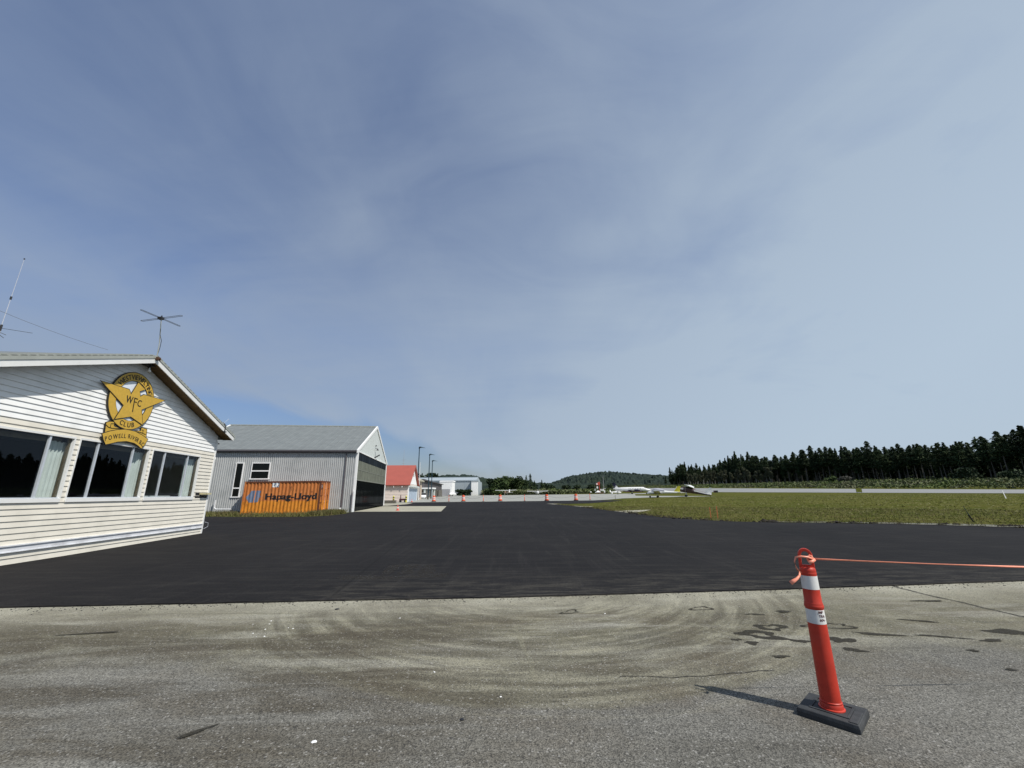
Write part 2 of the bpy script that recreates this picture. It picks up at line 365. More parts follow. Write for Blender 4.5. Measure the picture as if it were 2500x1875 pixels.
M['decid'] = mat_leaf('bush_leaves', (.030, .052, .016), (.062, .085, .026), (.036, .060, .018))
M['scrub'] = mat_leaf('scrub_leaves', (.055, .085, .020), (.105, .135, .038), (.105, .105, .065), .06)
M['dkbush'] = mat_leaf('dark_bush_leaves', (.016, .030, .014), (.034, .052, .02))
M['greybush'] = mat_leaf('grey_bush_leaves', (.10, .10, .085), (.15, .14, .12))
M['grassblade'] = mat_leaf('grass_blades', (.075, .095, .022), (.15, .135, .055), (.10, .075, .035), .8)
M['drytuft'] = mat_leaf('dry_grass', (.10, .105, .03), (.20, .185, .085), (.13, .125, .05), .5)
M['dirt'] = simple('dirt_clod', (.016, .012, .008), .95, var=.5, scale=9., bs=.6)
M['sand'] = simple('shoulder_grit', (.16, .155, .125), .95, var=.3, scale=5., bs=.5)
M['tyre'] = simple('tyre_rubber', (.015, .015, .016), .8)
M['planewhite'] = simple('aircraft_white', (.82, .82, .80), .3, var=.03)
M['planegrey'] = simple('aircraft_cover_grey', (.36, .37, .42), .7, var=.08)
M['navy'] = simple('aircraft_navy', (.012, .014, .04), .35)
M['maroon'] = simple('aircraft_maroon', (.10, .035, .04), .4)
M['taupe'] = simple('aircraft_maroon_with_shade', (.12, .075, .08), .4)  # maroon body paint, with the shadow below the wing mixed into the colour
M['camo'] = simple('aircraft_tan', (.20, .14, .09), .6, var=.4, scale=1.)
M['finyel'] = simple('fin_yellow', (.60, .55, .04), .5)
def mat_glass():
    t = NT('window_glass'); t.t.nodes.remove(t.b)
    o = t.t.nodes['Material Output']; lw_ = t.n('ShaderNodeLayerWeight', {'Blend': .5}); fz = t.math('ADD', .045, t.math('MULTIPLY', .95, t.math('POWER', lw_.outputs['Facing'], 5.))); g = t.n('ShaderNodeBsdfGlossy', {'Roughness': 0.0, 'Color': (.50, .56, .64, 1)})
    tr = t.n('ShaderNodeBsdfTransparent', {'Color': (.80, .84, .84, 1)}); mx = t.n('ShaderNodeMixShader', {0: fz})
    t.l(tr.outputs[0], mx.inputs[1]); t.l(g.outputs[0], mx.inputs[2]); t.l(mx.outputs[0], o.inputs[0]); return t.m
M['glass'] = mat_glass()
M['glassdark'] = simple('dark_glass', (.004, .005, .005), .08, var=.0, spec=.25, bs=.0)
def mat_door():
    t = NT('door_black_gloss'); t.t.nodes.remove(t.b); o = t.t.nodes['Material Output']; n = t.noise(t.mp(t.obj(), (1, 3, .3)), 1.2, 4)
    d = t.n('ShaderNodeBsdfDiffuse', {'Color': (.006, .007, .008, 1)}); g = t.n('ShaderNodeBsdfGlossy', {'Roughness': .08, 'Color': (.8, .85, .9, 1)}); mx = t.n('ShaderNodeMixShader', {0: t.rng(n, .3, .7, .02, .09)})
    t.l(d.outputs[0], mx.inputs[1]); t.l(g.outputs[0], mx.inputs[2]); t.l(mx.outputs[0], o.inputs[0]); return t.m
M['doorgloss'] = mat_door()
def mat_container():
    t = NT('container_paint'); v = t.obj(); X, Y, Z = t.sepx(v)
    n = t.noise(v, 1.6, 6, .65); up = t.rng(t.math('ADD', Z, t.math('MULTIPLY', t.noise(v, 2.5, 4), .25)), 1.12, 1.20)
    lo = t.mix(t.rng(n, .3, .7), (.58, .20, .018), (.70, .27, .03)); hi = t.mix(t.rng(n, .3, .7), (.47, .145, .036), (.60, .215, .058))
    c = t.mix(up, lo, hi)
    r = t.noise(t.mp(v, (2, 2, .7)), 2.6, 8, .72); edge = t.rng(Z, 2.59, 2.2, .10, 0)
    c = t.mix(t.math('MULTIPLY', t.rng(t.math('ADD', r, edge), .54, .68), .85), c, (.10, .032, .015))
    c = t.mix(t.math('MULTIPLY', t.rng(t.noise(v, 9, 6, .7), .62, .75), .6), c, (.16, .05, .02))
    return t.setc(c, .65, 0, .35, n, .2, .01)
M['cont'] = mat_container()
M['contdoor'] = simple('container_door_paint', (.74, .42, .28), .65, var=.2, scale=4., dirt=(.25, .07, .04), ds=6.)
M['contrail'] = simple('container_rail_rust', (.16, .05, .02), .75, var=.5, scale=5.)
M['logoblue'] = simple('logo_blue', (.16, .215, .33), .6, var=.15, scale=4., dirt=(.32, .17, .09), ds=4.)
M['inkcont'] = simple('container_lettering', (.012, .010, .012), .7, var=.1)

# ---------------- ground sheets ----------------
def interval(grid, a, b): return [g for g in grid if a < g < b]
def drape(name, poly, off, mat, kind='structure', thick=0.0):
    bm = bmesh.new(); cv, _, cf_, *_r = delaunay_2d_cdt([Vector(q) for q in poly], [], [list(range(len(poly)))], 1, 1e-5)
    vs = [bm.verts.new((q.x, q.y, 0)) for q in cv]
    for q in cf_: bm.faces.new([vs[k] for k in q])
    xs = [p[0] for p in poly]; ys = [p[1] for p in poly]
    for g in interval(GX, min(xs), max(xs)): bmesh.ops.bisect_plane(bm, geom=bm.verts[:]+bm.edges[:]+bm.faces[:], plane_co=(g,0,0), plane_no=(1,0,0))
    for g in interval(GY, min(ys), max(ys)): bmesh.ops.bisect_plane(bm, geom=bm.verts[:]+bm.edges[:]+bm.faces[:], plane_co=(0,g,0), plane_no=(0,1,0))
    bmesh.ops.remove_doubles(bm, verts=bm.verts[:], dist=1e-4)
    bmesh.ops.triangulate(bm, faces=[f for f in bm.faces if len(f.verts) > 4])
    for v in bm.verts: v.co.z = gz(v.co.x, v.co.y) + off
    bmesh.ops.recalc_face_normals(bm, faces=bm.faces[:])
    if sum(f.normal.z for f in bm.faces) < 0: bmesh.ops.reverse_faces(bm, faces=bm.faces[:])
    if thick:
        be = [e for e in bm.edges if len(e.link_faces) == 1]
        r = bmesh.ops.extrude_edge_only(bm, edges=be); nv = [g for g in r['geom'] if isinstance(g, bmesh.types.BMVert)]
        for v in nv: v.co.z -= thick
    me = bpy.data.meshes.new(name); bm.to_mesh(me); bm.free(); me.materials.append(mat)
    o = bpy.data.objects.new(name, me); COL.objects.link(o); tag(o, kind=kind); return o
gv = [(x, y, gz(x, y)) for y in GY for x in GX]; nx = len(GX)
gf = [(j*nx+i, j*nx+i+1, (j+1)*nx+i+1, (j+1)*nx+i) for j in range(len(GY)-1) for i in range(nx-1)]
tag(mesh_obj('grass_ground', gv, gf, M['grass']), kind='structure')
SEAM = [(-60, 3.3), (-7.55, 6.58), (-3.5, 6.75), (-.04, 6.87), (4.2, 7.18), (8.74, 7.62), (20, 8.55), (60, 11.9)]
rnd = random.Random(3)
drape('old_asphalt', [(-60, -20), (60, -20)] + SEAM[::-1], .012, M['old'])
edge_in = [(55, 13.2), (35, 15.0), (26, 16.2), (22.6, 16.0), (19.82, 16.73), (18.3, 18.2), (16.72, 19.12), (14.4, 20.1), (12.52, 20.76), (10.9, 21.72), (9.58, 23.44), (8.9, 25.2), (8.5, 27.6), (8.29, 30.68), (7.84, 33.26), (7.36, 37.44), (6.46, 43.46), (5.6, 48.), (4.87, 51.95)]
def ragged(pts, n=5, amp=.1):
    o = []
    for (a, b), (c, d) in zip(pts, pts[1:]):
        for k in range(n):
            t = k/n; o.append((a+(c-a)*t + rnd.uniform(-amp, amp), b+(d-b)*t + rnd.uniform(-amp, amp)))
    o.append(pts[-1]); return o
BLACK = ragged(SEAM, 22, .018) + ragged(edge_in, 4, .09) + [(9.5, 53.5), (14, 60), (17, 65.9), (13.87, 69.1), (12.95, 67.79), (5, 67.5), (-5, 67.6), (-15.8, 67.81), (-17.05, 65.5), (-19.5, 58), (-19, 50.5), (-15.47, 50.4), (-13.9, 36.7), (-13.37, 33.7), (-13.5, 31.2), (-14.4, 30.2), (-16.55, 30.14), (-20, 30.8), (-23.05, 31.76), (-60, 34)]
drape('new_asphalt', BLACK, .030, M['new'], thick=.05)
drape('hangar_pad', [(-13.95, 36.95), (-10, 36.2), (-6.06, 35.55), (-7.59, 47.94), (-11.5, 49.1), (-15.42, 50.2)], .040, M['pad'], thick=.02)
drape('shed_pad', [(-15.6, 51.8), (-14.5, 57), (-14.8, 62), (-17.2, 65.6), (-22, 69), (-28, 60)], .050, M['pad'], thick=.02)
drape('apron', [(-17.05, 65.5), (-15.8, 67.81), (-5, 67.6), (5, 67.5), (12.95, 67.79), (13.87, 69.1), (16.29, 72.35), (21.17, 81.34), (30.39, 90.39), (40.95, 94.24), (47, 97.5), (43.74, 103), (38.63, 114.78), (36.16, 124.3), (52.93, 182.9), (68.8, 200), (100, 210), (100, 236), (60, 225), (39.2, 214), (0, 207), (-30, 207), (-52, 209), (-52, 178), (-28.5, 176), (-28.5, 100), (-27, 84), (-30, 72)], .022, M['apron'])
drape('concrete_patch', [(7.86, 33.3), (8.2, 30.75), (9.6, 31.9), (11.2, 34.6), (9.4, 33.9)], .036, M['pad'], thick=.02)
drape('concrete_patch', [(6.3, 45.3), (6.75, 41.4), (8.1, 42.9)], .036, M['pad'], thick=.02)
drape('concrete_patch', [(4.2, 53.2), (4.95, 50.3), (6.0, 52.2)], .036, M['pad'], thick=.02)
# runway: strip of the terrain grid
drape('runway', [(100, -60), (144, -60), (144, 900), (100, 900)], .05, M['runway'])
# grit shoulder beside the new asphalt
sh = [(40, 14.3), (26, 16.0), (19.9, 17.4), (17.2, 19.0), (12.8, 20.9)]
po = sh + [(13.2, 21.25), (17.5, 19.55), (20.4, 18.1), (26.3, 16.9), (40, 15.5)]
drape('gravel_shoulder', ragged([(40, 14.6), (26, 16.2), (19.85, 16.9), (16.8, 19.2), (12.6, 20.9)], 10, .12) + ragged([(12.6, 21.15), (17.2, 19.75), (20.6, 17.9), (26.5, 17.1), (40, 15.9)], 10, .14), .046, M['sand'])

# ---------------- clubhouse ----------------
TH = R(7.65)
club = empty('clubhouse', (-13.31, 18.26, 0.03), math.atan2(-math.cos(TH), math.sin(TH)), 'white and beige clapboard clubhouse with a long row of dark sliding windows', 'building')
# local x = s (towards camera), y = outwards, z up ; base z offset .03
LW = 10.4; PK = 5.2; PIT = .345; ZB = 5.97
wins = [(1.04, 3.78), (3.97, 6.69), (6.88, 10.05)]; WZ = (1.50, 3.18)
def soff(s): return ZB + .02 - PIT*abs(s-PK)
def siding(z_lo, z_hi, name, mat):
    mb = MB(); C0 = .142; H = .1435; lap = .023
    br = sorted(set([z_lo, z_hi] + [C0 + H*k for k in range(-1, 60) if z_lo < C0+H*k < z_hi] + [w for w in WZ if z_lo < w < z_hi]))
    for za, zb in zip(br, br[1:]):
        if zb - za < 1e-4: continue
        k = math.floor(((za+zb)/2 - C0)/H); cb = C0 + k*H
        ya = lap*(1-(za-cb)/H); yb = lap*(1-(zb-cb)/H)
        def rngs(z):
            if z <= soff(0): return 0., LW
            d = (ZB+.02-z)/PIT; return max(0, PK-d), min(LW, PK+d)
        a0, a1 = rngs(za); b0, b1 = rngs(zb)
        segs = [((a0, a1), (b0, b1))]
        if za >= WZ[0]-1e-4 and zb <= WZ[1]+1e-4:
            ed = [0] + [e for w in wins for e in w] + [LW]; segs = [((ed[i], ed[i+1]),)*2 for i in range(0, len(ed), 2)]
        for (a, b), (c, d) in segs:
            if b-a < .01: continue
            if d-c < .01: d = c+.01
            bot = [(a, ya, za), (b, ya, za), (d, yb, zb), (c, yb, zb)]
            back = [(a, -.06, za), (b, -.06, za)]
            mb.add(bot, [(0, 1, 2, 3)])
            if abs(za-cb) < 1e-3: mb.add([(a, ya, za), (b, ya, za), (b, -.004, za), (a, -.004, za)], [(0, 1, 2, 3)])
    o = mb.build(name, mat, club, fix=False); return o
siding(0.0, 3.437, 'lower_siding', M['siding_b']); siding(3.437, 5.985, 'upper_siding', M['siding_w'])
# wall core behind siding (with window openings), side and back walls
mb = MB(); WD = -7.5
for a, b in [(0, 1.04), (3.78, 3.97), (6.69, 6.88), (10.05, LW)]: mb.box((a, -.005, 1.5), (b, -.14, 3.18))
mb.box((0, -.005, 0), (LW, -.14, 1.5)); 
mb.prism([(0, 3.18), (LW, 3.18), (LW, soff(LW)-.02), (PK, ZB-.01), (0, soff(0)-.02)], -.14, -.005, lambda u, v, h: (u, h, v))
mb.box((0, -.14, 0), (.14, WD, soff(0)-.03)); mb.box((LW-.14, -.14, 0), (LW, WD, soff(LW)-.03)); mb.box((.14, WD+.14, 0), (LW-.14, WD, soff(0)-.03))
mb.build('wall', M['siding_b'], club)
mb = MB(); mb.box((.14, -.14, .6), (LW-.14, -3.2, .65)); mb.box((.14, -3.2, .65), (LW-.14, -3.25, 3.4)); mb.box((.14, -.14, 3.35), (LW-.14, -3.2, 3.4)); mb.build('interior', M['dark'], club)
# corner trim, foundation strip, bumper rail
mb = MB(); mb.box((-.045, .03, -.02), (.055, -.10, 3.95)); mb.build('corner_trim', M['white'], club, bevel=.006)
mb = MB(); mb.box((.06, .045, .285), (LW, .0, .425)); mb.box((.06, .075, .42), (LW, .0, .45)); mb.box((.06, .06, .275), (LW, .0, .297)); mb.build('bumper_rail', M['rail'], club)
mb = MB(); mb.box((.0, .018, -.06), (LW, -.005, .002)); mb.build('base_strip', M['yellowboard'], club)
# windows
for wi, ((a, b), rails, cur) in enumerate(zip(wins, [(1.77, 3.11), (4.65, 6.03), (7.56, 9.0)], [(.90, 1.60), (3.84, 4.46), (6.74, 7.40)])):
    fr = MB(); z0, z1 = WZ
    fr.box((a-.005, .045, z0-.065), (b+.005, -.05, z0+.035)); fr.box((a, .03, z1-.025), (b, -.05, z1+.03))
    fr.box((a-.028, .032, z0-.03), (a+.014, -.05, z1+.03)); fr.box((b-.014, .032, z0-.03), (b+.028, -.05, z1+.03))
    f = fr.build('window', M['white'], club)
    for r in rails:
        m_ = MB(); m_.box((r-.028, .005, z0+.035), (r+.028, -.045, z1-.026)); m_.build('window_rail', M['sill'], f)
    m_ = MB(); m_.box((a+.012, .012, z0+.036), (b-.012, -.03, z0+.062)); m_.build('window_track', M['sill'], f)
    m_ = MB(); m_.add([(a+.012, -.036, z0+.04), (b-.012, -.036, z0+.04), (b-.012, -.036, z1-.03), (a+.012, -.036, z1-.03)], [(0, 3, 2, 1)]); m_.build('pane', M['glass'], f, fix=False)
    m_ = MB(); m_.box((a+.013, -.055, z0+.03), (a+.05, -.12, z1-.03)); m_.box((a+.05, -.24, z1-.16), (b-.013, -.28, z1-.03)); m_.build('inner_frame', M['brownframe'], f)
    # pleated curtain
    c0_, c1_ = cur; nn = 60; vs = []; fs = []
    for i in range(nn+1):
        s = c0_ + (c1_-c0_)*i/nn; y = -.20 + .022*math.sin(i*.62+wi) + .012*math.sin(i*1.7)
        vs += [(s, y, z0+.02), (s, y, z1-.13+.015*math.sin(i*.5))]
        if i: fs.append((2*i-2, 2*i, 2*i+1, 2*i-1))
    mesh_obj('curtain', vs, fs, M['curtain'], f, True)
m_ = MB(); m_.box((1.5, -.55, 1.5), (3.6, -1.0, 1.60)); m_.build('table_top', M['curtain'], club)
# roof
def roofpt(s): return ZB - PIT*abs(s-PK)
EX = -.45; EL = 10.85; E0 = .45
def slab(mb, z0, z1, y0, y1, sa=EX, sb=EL):
    mb.prism([(sa, roofpt(sa)+z0), (PK, ZB+z0), (sb, roofpt(sb)+z0), (sb, roofpt(sb)+z1), (PK, ZB+z1), (sa, roofpt(sa)+z1)], y0, y1, lambda u, v, h: (u, h, v))
mb = MB(); slab(mb, 0, .17, E0-.03, E0); rf = None
roof = MB(); slab(roof, .175, .262, -7.9, E0+.0, EX-.02, EL+.02); roof = roof.build('roof', M['roofmetal'], club)
mb.build('fascia', M['white'], roof)
mb = MB(); slab(mb, .172, .27, E0+.0, E0+.02, EX-.03, EL+.03); mb.build('edge_trim', M['trimgrey'], roof)
mb = MB(); slab(mb, .03, .055, -.0, E0-.03, EX, EL); mb.build('soffit', M['brown'], roof)
mb = MB(); mb.box((EX-.12, E0, roofpt(EX)+.06), (EX, -7.9, roofpt(EX)+.19)); mb.build('gutter', M['trimgrey'], roof)
mb = MB()   # corrugation lips along the rake
for k in range(56):
    s = EX + k*.2; z = roofpt(s)+.27 if True else 0
    if s < EL: mb.box((s, E0+.02, z-.02), (s+.1, -.5, z+.006))
mb.build('sheet_ribs', M['trimgrey'], roof)
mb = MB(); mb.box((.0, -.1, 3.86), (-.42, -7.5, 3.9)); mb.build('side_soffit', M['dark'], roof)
mb = MB(); mb.box((.02, .16, 1.635), (.62, .02, 1.70)); mb.build('shelf_board', M['yellowboard'], club)
mb = MB(); mb.box((.02, .021, 1.50), (.88, .012, 1.72)); mb.build('siding_gap', M['dark'], club)
mb = MB(); mb.lathe([(.012, 0), (.05, .02), (.055, .07), (.03, .10), (.02, .16)], 12, (5.1, .22, 5.66)); mb.build('lamp_bulb', M['white'], club, True)
mb = MB(); mb.tube([(5.1, .22, 5.82), (5.1, .2, 5.9)], .035); mb.box((4.95, .3, 5.90), (5.25, .05, 5.97)); mb.build('lamp_bracket', M['black'], club)
mb = MB(); mb.lathe([(.03, 0), (.03, .09)], 10, (-.06, .02, 3.15)); mb.build('vent_cap', M['white'], club)
mb = MB(); mb.tube([(-.05, .05, .5), (-.2, .12, .45), (-.22, .12, .3), (-.06, .05, .22)], .008); mb.build('hose_loop', M['whip'], club)

# ---------------- crest sign ----------------
sign = empty('club_crest_sign', club.location, club.rotation_euler.z, 'gold star and ring crest sign with ribbon banner on the white gable', 'sign')
def offs(poly, d):
    n = len(poly); A = sum(poly[i][0]*poly[(i+1)%n][1]-poly[(i+1)%n][0]*poly[i][1] for i in range(n)); sg = 1 if A > 0 else -1; o = []
    for i in range(n):
        p0 = Vector(poly[i-1]); p1 = Vector(poly[i]); p2 = Vector(poly[(i+1)%n])
        a = (p1-p0).normalized(); b = (p2-p1).normalized(); na = Vector((a.y, -a.x))*sg; nb = Vector((b.y, -b.x))*sg
        m = (na+nb); m = m.normalized() if m.length > .1 else na; k = min(2.6, 1/max(.35, m.dot(na))); q = p1+m*d*k; o.append((q.x, q.y))
    return o
zo = -.03
def plate(name, poly, y0, y1, mat, par=sign):
    mb = MB(); mb.prism([(u, v+zo) for u, v in poly], y0, y1, lambda u, v, h: (u, h, v))
    o = mb.build(name, mat, par)
    bm = bmesh.new(); bm.from_mesh(o.data); bmesh.ops.triangulate(bm, faces=[f for f in bm.faces if len(f.verts) > 4]); bm.to_mesh(o.data); bm.free(); return o
def ringpl(name, c, r0, r1, y0, y1, mat, par=sign, n=72):
    mb = MB(); vs = []; fs = []
    for k in range(n):
        a = 2*math.pi*k/n
        for r, y in ((r0, y0), (r1, y0), (r1, y1), (r0, y1)): vs.append((c[0]+r*math.cos(a), y, c[1]+zo+r*math.sin(a)))
    for k in range(n):
        j = (k+1) % n
        for q in range(4): fs.append((4*k+q, 4*k+(q+1)%4, 4*j+(q+1)%4, 4*j+q))
    mb.add(vs, fs); return mb.build(name, mat, par)
RC = (5.29, 4.648); RO = .93; RI = .667
circ = lambda r, n=48: [(RC[0]+r*math.cos(2*math.pi*k/n), RC[1]+r*math.sin(2*math.pi*k/n)) for k in range(n)]
plate('disc', circ(RO-.05), .030, .060, M['signwhite'])
ring = ringpl('ring', RC, RI, RO, .045, .082, M['gold']); ringpl('ring_outline', RC, RO, RO+.022, .040, .0815, M['ink'], ring); ringpl('ring_outline', RC, RI-.014, RI, .058, .080, M['ink'], ring)
STAR = [(6.63, 4.955), (5.554, 4.968), (5.435, 4.828), (5.251, 5.281), (4.901, 5.135), (5.117, 5.018), (5.038, 4.848), (4.907, 4.95), (3.89, 4.977), (4.859, 4.441), (4.66, 3.955), (5.236, 4.136), (5.825, 3.95), (5.623, 4.43)]
st = plate('star', STAR, .083, .098, M['gold']); plate('star_outline', offs(STAR, .021), .0825, .0972, M['ink'], st)
RIB = [(6.141, 3.441), (5.879, 3.552), (5.629, 3.632), (5.313, 3.694), (4.906, 3.688), (4.592, 3.613), (4.284, 3.513), (4.364, 3.319), (4.484, 3.175), (4.643, 3.257), (4.846, 3.321), (5.179, 3.338), (5.52, 3.277), (5.769, 3.191), (5.932, 3.144), (6.05, 3.282)]
CL = [(6.032, 3.474), (6.072, 3.787), (5.966, 3.838), (5.8, 3.852), (5.773, 3.726), (5.554, 3.695), (5.543, 3.659), (5.833, 3.549)]
CR = [(4.9, 3.709), (4.646, 3.747), (4.64, 3.859), (4.398, 3.836), (4.344, 3.525), (4.62, 3.619)]
rb = plate('ribbon', RIB, .080, .098, M['gold']); plate('ribbon_outline', offs(RIB, .021), .079, .0972, M['ink'], rb)
for cc in (CL, CR):
    q = plate('ribbon_curl', cc, .052, .078, M['gold']); plate('curl_outline', offs(cc, .021), .050, .0772, M['ink'], q)
def fold(pts, par, w=.011):
    mb = MB(); mb.tube([(a, .079, b+zo) for a, b in pts], w, 6); mb.build('fold_line', M['ink'], par)
CLo, CRo = [o for o in sign.children if o.name.startswith('ribbon_curl')]
fold([(6.07, 3.72), (5.96, 3.665), (5.83, 3.655), (5.56, 3.69)], CLo); fold([(5.90, 3.665), (5.90, 3.79), (5.80, 3.80)], CLo)
fold([(4.88, 3.70), (4.65, 3.70), (4.40, 3.66)], CRo); fold([(4.55, 3.69), (4.55, 3.78), (4.62, 3.79)], CRo)
def text_geo(s, size, bold=0.0):
    cu = bpy.data.curves.new('t', 'FONT'); cu.body = s; cu.size = size; cu.offset = bold; cu.resolution_u = 3; cu.align_x = 'CENTER'
    ob = bpy.data.objects.new('t', cu); COL.objects.link(ob); dg = bpy.context.evaluated_depsgraph_get(); me = ob.evaluated_get(dg).to_mesh()
    v = [tuple(p.co) for p in me.vertices]; f = [tuple(p.vertices) for p in me.polygons]
    ob.evaluated_get(dg).to_mesh_clear(); bpy.data.objects.remove(ob); bpy.data.curves.remove(cu); return v, f
_cw = {}
def cw(ch, size):
    if ch == ' ': return size*.30
    if ch not in _cw:
        v, f = text_geo(ch, 1.); _cw[ch] = max(p[0] for p in v)-min(p[0] for p in v)
    return (_cw[ch]*(.72 if ch == 'W' else .86)+.13)*size
def glyphs(name, items, y, mat, par):   # items (char, s, z, angle, size, sx, sy) in the sign plane; s axis points left
    mb = MB()
    for ch, s, z, ang, size, sx, sy in items:
        v, f = text_geo(ch, size); bx = (max(p[0] for p in v)+min(p[0] for p in v))/2; v = [(p[0]-bx, p[1], 0) for p in v]
        ca, sa = math.cos(ang), math.sin(ang); vs = []
        for q, (ox, oz) in enumerate(((-1, -.6), (1, -.6), (1, .6), (-1, .6), (0, 0))):
            vs = []
            for p in v:
                x = p[0]*sx + ox*size*.022; w = (p[1]-size*.36)*sy + oz*size*.022; u = x*ca - w*sa; h = x*sa + w*ca
                vs.append((s-u, y+q*.0006, z+zo+h))
            mb.add(vs, f)
    return mb.build(name, mat, par, fix=False)
it = []
TXT = "WESTVIEWFLYING"; tot = sum(cw(c, 1) for c in TXT); A0 = R(149); A1 = R(25); acc = 0
for ch in TXT:
    w = cw(ch, 1); a = A0 + (A1-A0)*(acc+w/2)/tot; acc += w
    it.append((ch, RC[0]-.79*math.cos(a), RC[1]+.79*math.sin(a), a-math.pi/2, .235, .92, 1.0))
glyphs('ring_lettering', it, .0845, M['ink'], ring)
it = []
for ch, a in zip("CLUB", (R(253), R(264), R(275.5), R(287))): it.append((ch, RC[0]-.79*math.cos(a), RC[1]+.79*math.sin(a), a+math.pi/2, .22, .95, 1.0))
glyphs('club_lettering', it, .0845, M['ink'], ring)
glyphs('letter_w', [('W', 5.45, 4.66, 0, .31, .85, 1.05)], .0985, M['ink'], st); glyphs('letter_c', [('C', 5.01, 4.63, 0, .30, .85, 1.05)], .0985, M['ink'], st)
mb = MB(); 
for a, b in (((5.27, 4.76), (5.222, 4.30)),): mb.tube([(a[0]-.012, .099, a[1]+zo), (b[0], .099, b[1]+zo)], .017, 6)
mb.tube([(5.27, .099, 4.755+zo), (5.12, .099, 4.745+zo)], .015, 6); mb.tube([(5.25, .099, 4.635+zo), (5.14, .099, 4.63+zo)], .014, 6); mb.build('letter_f', M['ink'], st)
it = []; PR = "POWELL RIVER B.C."; pts = [(6.03, 3.295), (5.72, 3.41), (5.40, 3.485), (5.10, 3.505), (4.80, 3.455), (4.58, 3.375), (4.38, 3.28)]
def along(t):
    n = len(pts)-1; i = min(int(t*n), n-1); f = t*n-i; p = Vector(pts[i]).lerp(Vector(pts[i+1]), f); d = Vector(pts[i+1])-Vector(pts[i]); return p, math.atan2(d.y, -d.x)
tot = sum(cw(c, 1) for c in PR); acc = 0
for ch in PR:
    w = cw(ch, 1); p, a = along((acc+w/2)/tot); acc += w
    if ch != ' ': it.append((ch, p.x, p.y, a, .195, .86 if ch != '.' else 1.3, 1.0 if ch != '.' else 1.0))
glyphs('ribbon_lettering', it, .0985, M['ink'], rb)

# ---------------- roof antennas ----------------
ca = empty('crossed_loop_antenna', (-12.17, 13.15, 6.2), 0, 'dark crossed-loop antenna on a thin mast at the gable peak', 'antenna')
mb = MB(); mb.tube([(0, 0, -.12), (.005, -.03, .5), (.03, -.2, 1.34)], .014); mb.build('mast', M['trimgrey'], ca)
mb = MB(); mb.tube([(-.01, 0, 0), (.02, .01, .35), (.045, -.02, .6), (.02, -.10, .8), (.03, -.19, 1.3)], .008); mb.build('feed_cable', M['black'], ca)
mb = MB(); mb.box((-.09, -.06, -.1), (.10, .06, .0)); mb.tube([(-.12, 0, -.06), (.14, 0, -.06)], .02); mb.build('clamp', M['rust'], ca)
mb = MB(); mb.box((-.06, -.26, 1.32), (.08, -.14, 1.40)); mb.tube([(.03, -.2, 1.36), (.03, -.2, 1.46)], .02); mb.build('hub', M['black'], ca)
for dx, dy in ((-.11, -.69), (.10, .69), (-.88, .2), (.88, -.2)):
    d = Vector((dx, dy, 0)); pn = Vector((-dy, dx, 0)).normalized()*.035; o = Vector((.03, -.2, 1.36)); mb = MB()
    mb.tube([o+pn+d*.1, o+pn+d*.97, o+d, o-pn+d*.97, o-pn+d*.1], .0075, 6); mb.build('loop_element', M['antenna'], ca)
wa = empty('whip_antenna', (-14.29, 10.5, 5.4), 0, 'tall white whip antenna with black collars behind the roof ridge', 'antenna')
mb = MB(); mb.tube([(0, 0, .75), (0, 0, 2.96)], [.009, .005]); mb.build('whip', M['whip'], wa)
mb = MB(); mb.tube([(0, 0, -.6), (0, 0, .75)], .02); mb.build('mast', M['trimgrey'], wa)
for z, r, h in ((1.66, .022, .09), (2.95, .016, .035), (.70, .026, .18)):
    mb = MB(); mb.tube([(0, 0, z), (0, 0, z+h)], r); mb.build('collar', M['black'], wa)
mb = MB(); mb.tube([(0, 0, .78), (-.08, .80, .96)], .006, 6); mb.tube([(0, 0, .66), (.06, .12, .62)], .006, 6); mb.tube([(0, 0, .6), (.05, .1, .52)], .006, 6); mb.build('ground_radial', M['antenna'], wa)
mb = MB(); a = Vector((-15.9, 7.5, 7.9)); b = Vector((-12.7, 12.0, 6.06)); mb.tube([a.lerp(b, t/12)+Vector((0, 0, -.28*4*(t/12)*(1-t/12))) for t in range(13)], .0045, 6)
tag(mb.build('overhead_wire', M['cable'], None), 'thin grey wire sloping down to the clubhouse ridge', 'wire')
ya = empty('small_roof_antenna', (0, 0, 0), 0, 'small white antenna clamped to the lower end of the rake board', 'antenna'); ya.matrix_world = club.matrix_basis @ Matrix.Translation((.42, .47, 4.42)); ya.location = club.matrix_basis @ Vector((.42, .47, 4.42)); ya.rotation_euler = (0, 0, club.rotation_euler.z)
mb = MB(); mb.tube([(0, 0, -.15), (0, 0, .1), (.12, 0, .24)], .022); mb.box((-.08, -.04, -.12), (.1, .04, -.08)); mb.build('bracket', M['black'], ya)
mb = MB(); mb.tube([(-.1, 0, .17), (.25, 0, .3)], .014); mb.tube([(.17, 0, .27), (.02, .1, .48)], .006); mb.build('rod', M['whip'], ya)

